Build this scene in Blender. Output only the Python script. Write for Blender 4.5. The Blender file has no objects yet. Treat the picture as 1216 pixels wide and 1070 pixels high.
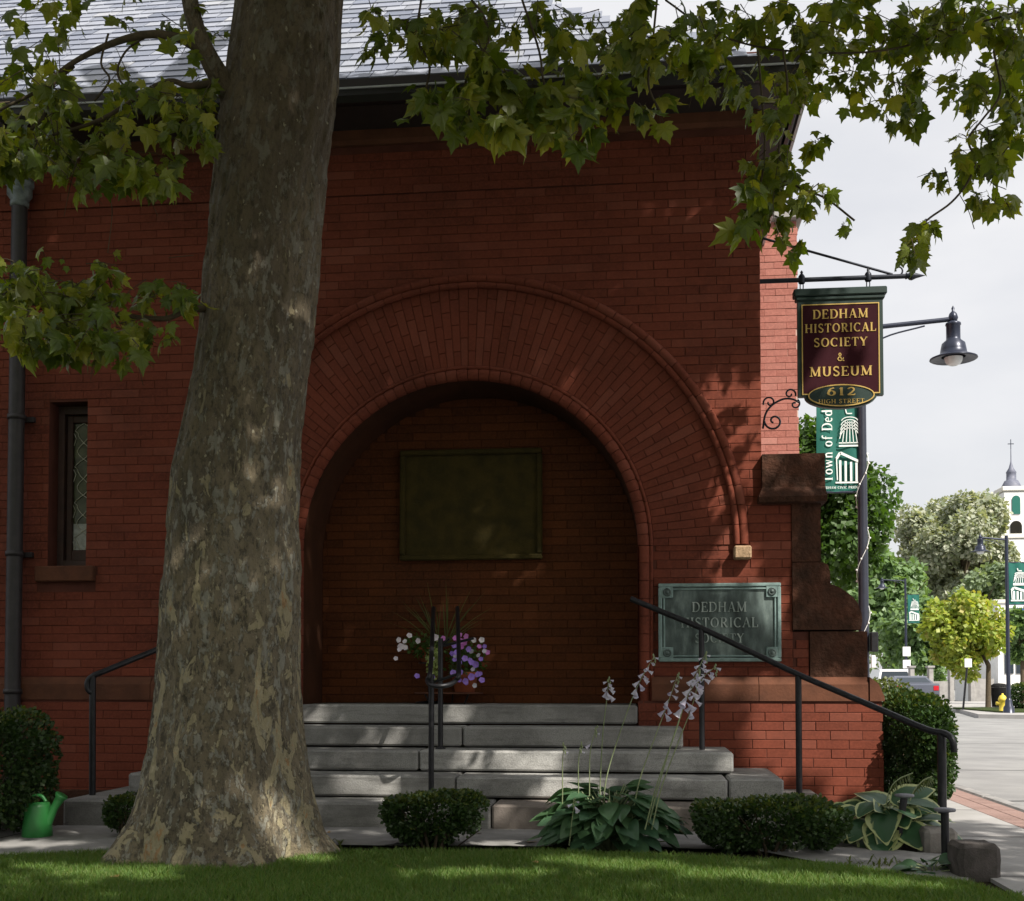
import bpy, bmesh, math, random
import numpy as np
from mathutils import Vector, Matrix, noise
R = math.radians
random.seed(7); rng = np.random.default_rng(7)
scene = bpy.context.scene
COL = scene.collection

# ------------------------------------------------------------------ camera
F, W0, H0 = 1378.0, 1216.0, 1070.0
YAW, PITCH, CZ = R(6.2), R(1.9), 1.0
SH = (806 - 535 - F * math.tan(PITCH)) / F
cd = bpy.data.cameras.new('camera'); cam = bpy.data.objects.new('camera', cd); COL.objects.link(cam)
cam.location = (0, 0, CZ); cam.rotation_euler = (R(90) + PITCH, 0, YAW)
cd.sensor_width = 36; cd.lens = F / W0 * 36; cd.shift_y = SH * F / W0
cd.clip_start = 0.05; cd.clip_end = 2000
scene.camera = cam

# ------------------------------------------------------------------ light
SUN_EL, SUN_AZ = R(45), R(43)          # azimuth: from straight behind the camera (-Y) towards +X
S = Vector((math.cos(SUN_EL) * math.sin(SUN_AZ), -math.cos(SUN_EL) * math.cos(SUN_AZ), math.sin(SUN_EL)))
ld = bpy.data.lights.new('sun', 'SUN'); sun = bpy.data.objects.new('sun', ld); COL.objects.link(sun)
ld.energy = 4.3; ld.angle = R(0.5); ld.color = (1.0, 0.94, 0.85)
sun.rotation_euler = S.to_track_quat('Z', 'Y').to_euler()
world = bpy.data.worlds.new('World'); scene.world = world; world.use_nodes = True
wn = world.node_tree; wn.nodes.clear()
wo = wn.nodes.new('ShaderNodeOutputWorld'); wb = wn.nodes.new('ShaderNodeBackground')
sk = wn.nodes.new('ShaderNodeTexSky'); sk.sky_type = 'NISHITA'; sk.sun_disc = False
sk.sun_elevation = SUN_EL; sk.sun_rotation = math.atan2(S.x, S.y); sk.altitude = 0
sk.air_density = 1.0; sk.dust_density = 4.5; sk.ozone_density = 1.0
# thin milky overcast over the blue: the same veil over the whole sky
mx = wn.nodes.new('ShaderNodeMix'); mx.data_type = 'RGBA'; mx.inputs[0].default_value = 0.78
mx.inputs[7].default_value = (7.1, 7.05, 7.15, 1)
tcw = wn.nodes.new('ShaderNodeTexCoord'); mpw = wn.nodes.new('ShaderNodeMapping'); mpw.inputs['Scale'].default_value = (1, 1, 2.6)
nzw = wn.nodes.new('ShaderNodeTexNoise'); nzw.inputs['Scale'].default_value = 2.2; nzw.inputs['Detail'].default_value = 6
rmw = wn.nodes.new('ShaderNodeMapRange'); rmw.inputs[1].default_value = .35; rmw.inputs[2].default_value = .68; rmw.inputs[3].default_value = .62; rmw.inputs[4].default_value = .94
wn.links.new(tcw.outputs['Generated'], mpw.inputs[0]); wn.links.new(mpw.outputs[0], nzw.inputs['Vector']); wn.links.new(nzw.outputs['Fac'], rmw.inputs[0]); wn.links.new(rmw.outputs[0], mx.inputs[0])
wn.links.new(sk.outputs[0], mx.inputs[6]); wn.links.new(mx.outputs[2], wb.inputs[0])
wb.inputs[1].default_value = 0.085
wn.links.new(wb.outputs[0], wo.inputs[0])
scene.view_settings.view_transform = 'Standard'
try: scene.view_settings.look = 'None'
except Exception: pass
scene.view_settings.exposure = 0.68; scene.view_settings.gamma = 1
scene.cycles.max_bounces = 8; scene.cycles.transparent_max_bounces = 8

# ------------------------------------------------------------------ picture <-> place
RT = Vector((math.cos(YAW), math.sin(YAW), 0)); FH = Vector((-math.sin(YAW), math.cos(YAW), 0))
FW = FH * math.cos(PITCH) + Vector((0, 0, math.sin(PITCH))); UP = -FH * math.sin(PITCH) + Vector((0, 0, math.cos(PITCH)))
C0 = Vector((0, 0, CZ))
def ray(px, py): return RT * ((px - 608) / F) + UP * ((535 - py) / F + SH) + FW
def at_y(px, py, y): r = ray(px, py); return C0 + r * (y / r.y)
def at_z(px, py, z): r = ray(px, py); return C0 + r * ((z - CZ) / r.z)
def at_d(px, py, d): r = ray(px, py); return C0 + r * (d / r.dot(FH))
def proj(P):
    P = np.asarray(P, float) - np.array(C0)
    w = P @ np.array(FW); w = np.where(w < 1e-3, 1e-3, w)
    return 608 + F * (P @ np.array(RT)) / w, 535 - F * ((P @ np.array(UP)) / w - SH), P @ np.array(FW)

# ------------------------------------------------------------------ scene helpers
WL = {}
def meta(o, label=None, cat=None, group=None, kind=None):
    if label: o['label'] = label
    if cat: o['category'] = cat
    if group: o['group'] = group
    if kind: o['kind'] = kind
    return o
def empty(name, loc, label, cat, group=None):
    o = bpy.data.objects.new(name, None); COL.objects.link(o); o.location = loc
    o.empty_display_size = 0.1
    WL[o.name] = Vector(loc); return meta(o, label, cat, group)
def link(name, me, mat, parent=None, smooth=False, loc=None, **kw):
    """me in world coordinates unless loc is given"""
    if mat and not me.materials: me.materials.append(mat)
    o = bpy.data.objects.new(name, me); COL.objects.link(o)
    base = WL[parent.name] if parent else Vector((0, 0, 0))
    if loc is None:
        o.location = -base
    else: o.location = Vector(loc) - base
    WL[o.name] = base + o.location
    if parent: o.parent = parent
    if smooth:
        me.polygons.foreach_set('use_smooth', [True] * len(me.polygons))
    return meta(o, **kw)
class MB:
    def __init__(s): s.v = []; s.f = []; s.sm = []
    def add(s, vs, fs, smooth=False):
        n = len(s.v); s.v += [tuple(v) for v in vs]; s.f += [tuple(i + n for i in f) for f in fs]; s.sm += [smooth] * len(fs); return s
    def box(s, x0, x1, y0, y1, z0, z1, M=None, bev=0):
        b = min(bev, (x1-x0)*.45, (y1-y0)*.45, (z1-z0)*.45)
        if b <= 0:
            vs = [(x, y, z) for x in (x0, x1) for y in (y0, y1) for z in (z0, z1)]
            fs = [(0,1,3,2),(4,6,7,5),(0,4,5,1),(2,3,7,6),(0,2,6,4),(1,5,7,3)]
        else:
            bm = bmesh.new(); r = bmesh.ops.create_cube(bm, size=1)
            for v in bm.verts: v.co = Vector(((x0+x1)/2 + v.co.x*(x1-x0), (y0+y1)/2 + v.co.y*(y1-y0), (z0+z1)/2 + v.co.z*(z1-z0)))
            bmesh.ops.bevel(bm, geom=bm.edges[:], offset=b, segments=1, affect='EDGES')
            bm.verts.index_update(); vs = [v.co.copy() for v in bm.verts]; fs = [[v.index for v in f.verts] for f in bm.faces]; bm.free()
        if M: vs = [M @ Vector(v) for v in vs]
        return s.add(vs, fs)
    def tube(s, pts, rad, n=8, cap=True):
        pts = [Vector(p) for p in pts]; m = len(pts)
        if not hasattr(rad, '__len__'): rad = [rad] * m
        vs = []; prev = None
        for i, p in enumerate(pts):
            t = (pts[min(i+1, m-1)] - pts[max(i-1, 0)])
            if t.length < 1e-9: t = Vector((0,0,1))
            t.normalize()
            if prev is None:
                a = t.orthogonal().normalized()
            else:
                a = prev - t * prev.dot(t)
                if a.length < 1e-6: a = t.orthogonal()
                a.normalize()
            prev = a; b = t.cross(a)
            for k in range(n):
                th = 2*math.pi*k/n; vs.append(p + (a*math.cos(th) + b*math.sin(th)) * rad[i])
        fs = [(i*n+k, i*n+(k+1)%n, (i+1)*n+(k+1)%n, (i+1)*n+k) for i in range(m-1) for k in range(n)]
        s.add(vs, fs, True)
        if cap: s.add([vs[k] for k in range(n)][::-1], [tuple(range(n))]); s.add(vs[-n:], [tuple(range(n))])
        return s
    def lathe(s, prof, c, n=24, axis=Vector((0,0,1))):
        axis = Vector(axis).normalized(); a = axis.orthogonal().normalized(); b = axis.cross(a); c = Vector(c); vs = []
        for r, z in prof:
            for k in range(n):
                th = 2*math.pi*k/n; vs.append(c + axis*z + (a*math.cos(th) + b*math.sin(th))*max(r, 1e-4))
        fs = [(i*n+k, i*n+(k+1)%n, (i+1)*n+(k+1)%n, (i+1)*n+k) for i in range(len(prof)-1) for k in range(n)]
        return s.add(vs, fs, True)
    def prism(s, poly, y0, y1):
        """polygon of (x, z) extruded along y"""
        n = len(poly)
        vs = [(x, y0, z) for x, z in poly] + [(x, y1, z) for x, z in poly]
        return s.add(vs, [tuple(range(n)), tuple(range(2*n-1, n-1, -1))] + [(i, i+n, (i+1)%n+n, (i+1)%n) for i in range(n)])
    def sheet(s, pts):
        return s.add(pts, [tuple(range(len(pts)))])
    def mesh(s, name):
        me = bpy.data.meshes.new(name); me.from_pydata([tuple(v) for v in s.v], [], s.f); 
        me.polygons.foreach_set('use_smooth', s.sm); me.update(); return me
    def build(s, name, mat, parent=None, loc=None, **kw): return link(name, s.mesh(name), mat, parent, loc=loc, **kw)
def np_mesh(name, V, T, smooth=False):
    """V (n,3), T (m,k) all faces with k corners"""
    me = bpy.data.meshes.new(name); k = T.shape[1]
    me.vertices.add(len(V)); me.vertices.foreach_set('co', V.astype(np.float32).ravel())
    me.loops.add(T.size); me.loops.foreach_set('vertex_index', T.astype(np.int32).ravel())
    me.polygons.add(len(T)); me.polygons.foreach_set('loop_start', np.arange(0, T.size, k, dtype=np.int32))
    me.polygons.foreach_set('use_smooth', np.full(len(T), smooth)); me.update(calc_edges=True); return me
def spline(pts, n=8):
    pts = [Vector(p) for p in pts]; P = [pts[0]*2-pts[1]] + pts + [pts[-1]*2-pts[-2]]; out = []
    for i in range(1, len(P)-2):
        for k in range(n):
            t = k/n; a, b, c, d = P[i-1:i+3]
            out.append(0.5*((2*b) + (c-a)*t + (2*a-5*b+4*c-d)*t*t + (3*b-a-3*c+d)*t*t*t))
    return out + [pts[-1]]

# ------------------------------------------------------------------ materials
class NT:
    def __init__(s, name):
        s.m = bpy.data.materials.new(name); s.m.use_nodes = True; s.t = s.m.node_tree
        s.b = s.t.nodes['Principled BSDF']; s.out = s.t.nodes['Material Output']
    def n(s, typ, **kw):
        nd = s.t.nodes.new('ShaderNode' + typ)
        for k, v in kw.items(): setattr(nd, k, v)
        return nd
    def l(s, a, b): s.t.links.new(a, b)
    def pos(s, scale=(1,1,1)):
        g = s.n('NewGeometry'); m = s.n('Mapping'); m.inputs['Scale'].default_value = scale; s.l(g.outputs['Position'], m.inputs[0]); return m.outputs[0]
    def noise(s, sc, det=4, rough=.55, vec=None, scale=(1,1,1), dist=0):
        nd = s.n('TexNoise'); nd.inputs['Scale'].default_value = sc; nd.inputs['Detail'].default_value = det; nd.inputs['Roughness'].default_value = rough
        nd.inputs['Distortion'].default_value = dist
        s.l(vec if vec is not None else s.pos(scale), nd.inputs['Vector']); return nd.outputs['Fac']
    def ramp(s, fac, stops, interp='LINEAR'):
        r = s.n('ValToRGB'); e = r.color_ramp.elements; r.color_ramp.interpolation = interp
        while len(e) < len(stops): e.new(0.5)
        for i, (p, c) in enumerate(stops):
            e[i].position = p; e[i].color = (*c, 1) if len(c) == 3 else c
        s.l(fac, r.inputs[0]); return r.outputs[0]
    def mix(s, fac, a, b, mode='MIX'):
        m = s.n('Mix', data_type='RGBA', blend_type=mode)
        for sock, v in ((m.inputs[0], fac), (m.inputs[6], a), (m.inputs[7], b)):
            if isinstance(v, (int, float)): sock.default_value = v
            elif isinstance(v, tuple): sock.default_value = (*v, 1) if len(v) == 3 else v
            else: s.l(v, sock)
        return m.outputs[2]
    def math(s, op, a, b=None, clamp=False):
        m = s.n('Math', operation=op, use_clamp=clamp)
        for sock, v in ((m.inputs[0], a), (m.inputs[1], b)):
            if v is None: continue
            if isinstance(v, (int, float)): sock.default_value = v
            else: s.l(v, sock)
        return m.outputs[0]
    def rnd(s):
        g = s.n('NewGeometry'); o = s.n('ObjectInfo'); return s.math('FRACT', s.math('ADD', g.outputs['Random Per Island'], o.outputs['Random']))
    def bump(s, h, strength=.4, dist=.01):
        b = s.n('Bump'); b.inputs['Strength'].default_value = strength; b.inputs['Distance'].default_value = dist
        s.l(h, b.inputs['Height']); s.l(b.outputs[0], s.b.inputs['Normal'])
    def col(s, c):
        if isinstance(c, tuple): s.b.inputs['Base Color'].default_value = (*c, 1)
        else: s.l(c, s.b.inputs['Base Color'])
    def set(s, **kw):
        for k, v in kw.items(): s.b.inputs[k.replace('_', ' ').title() if k != 'ior' else 'IOR'].default_value = v
        return s.m
def plain(name, c1, c2=None, sc=8, rough=.7, bump=.0, bsc=60, bd=.004, metal=0, stretch=(1,1,1)):
    t = NT(name); c2 = c2 or tuple(x*.7 for x in c1)
    t.col(t.ramp(t.noise(sc, 5, .6, scale=stretch), [(.35, c1), (.68, c2)]))
    if bump: t.bump(t.noise(bsc, 4, scale=stretch), bump, bd)
    if rough > .75: t.b.inputs['Specular IOR Level'].default_value = .15
    return t.set(roughness=rough, metallic=metal)
def brick_mat(name, cols, grime=(.02,.012,.01), gr=.62, rough=.85):
    t = NT(name); r = t.rnd()
    c = t.ramp(r, [(i/(len(cols)-1), q) for i, q in enumerate(cols)])
    c = t.mix(t.ramp(t.noise(1.1, 6, .65), [(.45, (0,0,0)), (.75, (gr,)*3)]), c, grime)
    c = t.mix(t.ramp(t.noise(55, 3), [(.4, (0,0,0)), (.8, (.45,)*3)]), c, tuple(min(1, x*1.6) for x in cols[1]))
    t.b.inputs['Specular IOR Level'].default_value = .12
    t.col(c); t.bump(t.noise(140, 4, .7), .55, .003); return t.set(roughness=rough)
M = {}
M['brick'] = brick_mat('red_brick', [(.155,.042,.025), (.17,.046,.027), (.16,.043,.026), (.19,.052,.031), (.145,.040,.024), (.168,.045,.027), (.205,.066,.043), (.158,.042,.025), (.175,.049,.030), (.138,.037,.023)])
M['brick_pink'] = brick_mat('pink_brick', [(.32,.125,.10), (.37,.155,.125), (.30,.115,.09), (.42,.20,.165)], gr=.15)  # the chimney's own lighter, pinkish brick
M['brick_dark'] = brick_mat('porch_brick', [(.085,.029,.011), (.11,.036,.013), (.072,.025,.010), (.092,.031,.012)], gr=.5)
M['mortar'] = plain('red_mortar', (.125,.045,.032), (.08,.030,.022), 3, .95, .3, 120, .003)
M['mortar_pale'] = plain('pale_mortar', (.55,.42,.36), (.42,.30,.26), 6, .95, .3)  # pale mortar between the chimney bricks
M['brownstone'] = plain('brownstone', (.14,.058,.034), (.085,.038,.024), 5, .9, .5, 45, .006)
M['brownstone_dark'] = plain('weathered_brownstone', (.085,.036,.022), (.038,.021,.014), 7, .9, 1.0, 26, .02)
M['corbel'] = plain('buff_sandstone', (.42,.29,.18), (.22,.15,.09), 25, .9, .8, 60, .01)
def granite():
    t = NT('granite'); n1 = t.noise(2.2, 7, .7); sp = t.noise(260, 2, .6); r = t.rnd()
    c = t.mix(r, (.31,.305,.29), (.44,.435,.415))
    c = t.mix(t.ramp(n1, [(.42, (0,0,0)), (.7, (.75,)*3)]), c, (.12,.115,.11))
    c = t.mix(t.ramp(sp, [(.5, (0,0,0)), (.62, (.5,)*3)]), c, (.08,.08,.08))
    c = t.mix(t.ramp(t.noise(5, 6, .7, scale=(.5,1,3.5)), [(.5, (0,0,0)), (.72, (.65,)*3)]), c, (.10,.095,.09))
    t.b.inputs['Specular IOR Level'].default_value = .2
    t.col(c); t.bump(t.noise(90, 4), .5, .006); return t.set(roughness=.85)
M['granite'] = granite()
M['granite_brown'] = plain('stained_granite', (.25,.215,.19), (.15,.13,.115), 3, .9, .5, 90, .005)
M['concrete'] = plain('concrete', (.36,.35,.335), (.26,.25,.24), 4, .9, .4, 160, .003)
M['walk'] = plain('pale_sidewalk', (.40,.39,.38), (.33,.32,.31), 3, .9, .3, 160, .003)
M['flag'] = plain('path_flagstone', (.33,.32,.31), (.20,.195,.19), 3.5, .9, .5, 80, .005)
M['asphalt'] = plain('sun_bleached_asphalt', (.30,.30,.295), (.22,.22,.22), 1.1, .9, .4, 220, .004)
M['kerb'] = plain('granite_kerb', (.34,.33,.32), (.2,.2,.2), 6, .85, .4)
M['soil'] = plain('dark_soil', (.055,.038,.026), (.028,.02,.014), 14, 1, 1, 50, .03)
M['turf'] = plain('turf', (.035,.07,.015), (.05,.05,.02), 10, 1, 1, 60, .02)
M['iron'] = plain('black_iron', (.028,.028,.032), (.015,.015,.017), 20, .42, .15, 80, .001, .5)
M['sign_iron'] = plain('wrought_iron', (.02,.025,.04), (.012,.014,.02), 20, .45, .1, 80, .001, .4)
M['lead'] = plain('painted_downspout', (.035,.03,.032), (.02,.018,.02), 12, .55, .2, 60, .002)
M['leadhead'] = plain('verdigris_lead', (.22,.26,.26), (.10,.125,.13), 18, .55, .4, 50, .004, .2)
M['gutter'] = plain('dark_gutter', (.028,.026,.028), (.018,.017,.018), 4, .45, .1, 50, .002, .3)
M['fascia'] = plain('dark_fascia', (.03,.022,.02), (.018,.014,.013), 6, .7)
M['wood_dark'] = plain('brown_window_paint', (.06,.028,.02), (.035,.018,.014), 9, .6)
M['black'] = plain('dark_interior', (.012,.012,.01), (.02,.018,.012), 3, .9)
M['came'] = plain('lead_came', (.62,.62,.5), (.45,.45,.38), 20, .5)
M['cream'] = plain('cream_paint', (.72,.70,.62), (.62,.60,.54), 5, .7)
M['white'] = plain('white_paint', (.80,.80,.78), (.72,.72,.70), 3, .6)
M['terracotta'] = plain('terracotta', (.42,.13,.06), (.30,.09,.045), 12, .85, .2)
M['canplastic'] = NT('green_plastic').m
t = NT('green_watering_can_plastic'); t.col((.03,.19,.045)); M['can'] = t.set(roughness=.42)
t = NT('dark_window_glass'); t.col(t.ramp(t.noise(9, 2), [(.4, (.045,.05,.025)), (.65, (.10,.11,.06))])); M['glass'] = t.set(roughness=.12)
t = NT('frosted_white_pane'); t.col(t.ramp(t.noise(30, 2), [(.4, (.45,.47,.45)), (.65, (.3,.32,.3))])); M['pane'] = t.set(roughness=.4)
def slate():
    t = NT('roof_slate'); r = t.rnd()
    c = t.ramp(r, [(0, (.17,.19,.25)), (.3, (.30,.32,.37)), (.6, (.22,.24,.30)), (.85, (.13,.15,.20)), (1, (.34,.35,.38))])
    c = t.mix(t.ramp(t.noise(7, 5, .7), [(.45, (0,0,0)), (.8, (.5,)*3)]), c, (.16,.17,.19))
    t.col(c); t.bump(t.noise(50, 4, .7), .4, .004); return t.set(roughness=.5)
M['slate'] = slate()
def bronze():
    t = NT('verdigris_bronze'); n1 = t.noise(7, 6, .6, scale=(1,1,.35)); n2 = t.noise(9, 4)
    c = t.ramp(n1, [(.34, (.025,.035,.033)), (.5, (.085,.115,.108)), (.68, (.23,.29,.27))])
    c = t.mix(t.ramp(n2, [(.55, (0,0,0)), (.75, (.5,)*3)]), c, (.02,.025,.025))
    t.col(c); t.bump(t.noise(120, 3), .3, .002); return t.set(roughness=.55, metallic=.35)
M['bronze'] = bronze()
M['patina'] = plain('bright_verdigris', (.24,.34,.32), (.13,.19,.18), 14, .6, .3, 90, .002, .2)
M['tablet'] = plain('old_bronze_tablet', (.070,.052,.015), (.038,.032,.011), 9, .85, .9, 70, .006, .15)
M['maroon'] = plain('maroon_sign_paint', (.036,.005,.009), (.030,.004,.008), 4, .78)
M['signgreen'] = plain('dark_green_sign_paint', (.006,.026,.020), (.005,.021,.017), 4, .5)
t = NT('gold_leaf'); t.col((.62,.42,.13)); M['gold'] = t.set(roughness=.38, metallic=.35)
def cloth(name, c):
    t = NT(name); t.col(c); t.bump(t.noise(4, 2), .3, .03)
    return t.set(roughness=.8)
M['banner'] = cloth('green_banner_cloth', (.006,.11,.085))
M['bannerwhite'] = plain('banner_white_print', (.74,.78,.76), (.66,.72,.70), 6, .8)
def bark():
    t = NT('sycamore_bark'); v = t.pos((1,1,.45))
    n1 = t.noise(2.6, 6, .62, vec=v); n2 = t.noise(17, 5, .72, vec=v, dist=.3); n3 = t.noise(8, 5, .62, vec=t.pos((1.2,1.2,.5)), dist=.6); n4 = t.noise(38, 5, .75, vec=v)
    c = t.ramp(n1, [(.3, (.08,.066,.045)), (.45, (.14,.115,.075)), (.58, (.205,.168,.108)), (.75, (.17,.148,.108))])
    c = t.mix(t.ramp(n4, [(.40, (.75,)*3), (.50, (0,0,0))]), c, (.04,.035,.026))
    # grey lichen scale
    c = t.mix(t.ramp(n2, [(.53, (0,0,0)), (.58, (.75,)*3)]), c, (.27,.265,.22))
    # height above the ground: more flakes low down, right side
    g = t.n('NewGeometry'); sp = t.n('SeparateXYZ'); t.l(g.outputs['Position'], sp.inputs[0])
    low = t.math('MULTIPLY_ADD', sp.outputs[2], -.030); low.node.inputs[2].default_value = .088
    n3b = t.math('ADD', n3, low)
    c = t.mix(t.ramp(n3b, [(.622, (0,0,0)), (.645, (.85,)*3)]), c, (.36,.31,.19))
    c = t.mix(t.ramp(n3b, [(.725, (0,0,0)), (.75, (.75,)*3)]), c, (.36,.20,.085))
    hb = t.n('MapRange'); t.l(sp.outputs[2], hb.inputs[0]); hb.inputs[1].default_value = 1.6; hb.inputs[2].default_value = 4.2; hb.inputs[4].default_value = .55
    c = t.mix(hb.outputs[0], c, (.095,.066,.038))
    n5 = t.noise(34, 3, .5, vec=t.pos((1,1,.55)))
    low2 = t.math('MULTIPLY_ADD', sp.outputs[2], -.016); low2.node.inputs[2].default_value = .022
    c = t.mix(t.ramp(t.math('ADD', n5, low2), [(.635, (0,0,0)), (.66, (.8,)*3)]), c, (.34,.31,.22))
    t.col(c); h = t.math('ADD', t.math('MULTIPLY', n4, 1.0), t.math('MULTIPLY', n2, .9)); mk = t.ramp(n3b, [(.618, (0,0,0)), (.632, (1,1,1))]); mk2 = t.ramp(n2, [(.535, (0,0,0)), (.555, (1,1,1))]); h2 = t.math('ADD', t.math('SUBTRACT', h, t.math('MULTIPLY', mk, .55)), t.math('MULTIPLY', mk2, .35))
    t.bump(h2, .9, .022); return t.set(roughness=.92)
M['bark'] = bark()
M['twig'] = plain('twig_bark', (.11,.085,.055), (.06,.05,.035), 20, .9, .4)
def leafmat(name, cols, trans=.45, rough=.5, tcol=None):
    t = NT(name); r = t.rnd(); c = t.ramp(r, [(i/(len(cols)-1), q) for i, q in enumerate(cols)])
    c = t.mix(t.ramp(t.noise(30, 3), [(.4, (0,0,0)), (.75, (.35,)*3)]), c, tuple(x*1.5 for x in cols[1]))
    t.col(c); t.set(roughness=rough)
    tr = t.n('BsdfTranslucent'); tc = t.mix(1.0, c, tcol or (1.9,1.9,.75), 'MULTIPLY'); t.l(tc, tr.inputs[0])
    ms = t.n('MixShader'); ms.inputs[0].default_value = trans; t.l(t.b.outputs[0], ms.inputs[1]); t.l(tr.outputs[0], ms.inputs[2]); t.l(ms.outputs[0], t.out.inputs[0])
    return t.m
M['leaf'] = leafmat('sycamore_leaf', [(.04,.068,.008), (.09,.13,.014), (.16,.19,.022), (.05,.08,.009), (.26,.26,.04), (.07,.105,.011)], .40, .42, (2.2,2.1,.5))
M['box'] = leafmat('boxwood_leaf', [(.018,.045,.010), (.028,.06,.012), (.04,.075,.016)], .2)
M['boxtip'] = leafmat('boxwood_new_leaf', [(.06,.09,.018), (.09,.11,.022), (.04,.07,.015)], .3)
M['hosta'] = leafmat('hosta_leaf', [(.045,.10,.055), (.06,.125,.06), (.075,.145,.06)], .2, .38, (1.4,1.6,.9))
M['grass'] = leafmat('grass_blade', [(.065,.135,.022), (.09,.17,.028), (.115,.185,.036), (.17,.19,.06)], .35, .6)
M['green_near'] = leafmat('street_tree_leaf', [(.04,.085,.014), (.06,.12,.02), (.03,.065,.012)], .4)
M['green_mid'] = leafmat('far_tree_leaf', [(.13,.21,.09), (.17,.26,.11), (.10,.17,.075)], .35)  # leaf greens lightened to stand in for distance haze
M['green_far'] = leafmat('hazy_tree_leaf', [(.18,.24,.14), (.22,.28,.17), (.14,.20,.12)], .3)  # paler still, more haze put into the leaf colour
M['bloom'] = leafmat('pale_seedhead_leaf', [(.34,.35,.27), (.19,.23,.15), (.46,.46,.38), (.17,.21,.13)], .25)
M['maple'] = leafmat('yellow_maple_leaf', [(.24,.34,.05), (.34,.38,.07), (.18,.28,.04), (.42,.34,.08)], .4, .5, (1.5,1.5,.7))
M['stem'] = leafmat('green_stem', [(.22,.27,.14), (.28,.32,.18)], .15)
M['lavender'] = leafmat('lavender_petal', [(.60,.57,.65), (.70,.68,.75), (.50,.46,.58)], .3, .5, (1.1,1.1,1.2))
M['purple'] = leafmat('violet_petal', [(.34,.20,.72), (.42,.26,.80), (.30,.16,.66)], .2, .5, (1,1,1))
M['magenta'] = leafmat('magenta_petal', [(.66,.20,.66), (.75,.30,.72)], .2, .5, (1,1,1))
M['whitepetal'] = leafmat('white_petal', [(.80,.72,.80), (.85,.80,.84)], .2, .5, (1,1,1))
M['bag'] = plain('white_notice', (.8,.8,.8), (.75,.75,.75), 3, .6)
M['blue'] = plain('blue_sign', (.03,.09,.42), (.03,.08,.36), 3, .5)
M['yellow'] = plain('yellow_hydrant', (.75,.58,.06), (.6,.45,.05), 9, .5)
M['lamp'] = plain('lamp_blue_grey', (.022,.028,.05), (.03,.036,.06), 10, .35, 0, 60, .004, .3)
t = NT('lamp_glass'); t.col((.75,.78,.8)); M['lampglass'] = t.set(roughness=.15)
t = NT('white_car_paint'); t.col((.75,.76,.78)); M['carwhite'] = t.set(roughness=.25)
t = NT('grey_car_paint'); t.col((.09,.10,.13)); M['cargrey'] = t.set(roughness=.25)
t = NT('car_glass'); t.col((.02,.03,.04)); M['carglass'] = t.set(roughness=.08)
t = NT('red_lens'); t.col((.45,.01,.02)); M['red'] = t.set(roughness=.2)
M['rubber'] = plain('rubber', (.02,.02,.02), None, 5, .9)
def varie():
    t = NT('variegated_hosta_leaf'); a = t.n('Attribute'); a.attribute_name = 'margin'
    e = t.math('ADD', a.outputs['Fac'], t.math('MULTIPLY', t.math('SUBTRACT', t.noise(22, 3), .5), .5))
    c = t.mix(t.ramp(e, [(.60, (0,0,0)), (.70, (1,1,1))]), (.05,.12,.055), (.50,.55,.25)); t.col(c)
    t.set(roughness=.4)
    tr = t.n('BsdfTranslucent'); t.l(c, tr.inputs[0]); ms = t.n('MixShader'); ms.inputs[0].default_value = .2
    t.l(t.b.outputs[0], ms.inputs[1]); t.l(tr.outputs[0], ms.inputs[2]); t.l(ms.outputs[0], t.out.inputs[0]); return t.m
M['varie'] = varie()
M['lightleaf'] = leafmat('variegated_trailing_leaf', [(.42,.48,.22), (.30,.40,.12), (.55,.58,.36)], .3)

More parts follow.
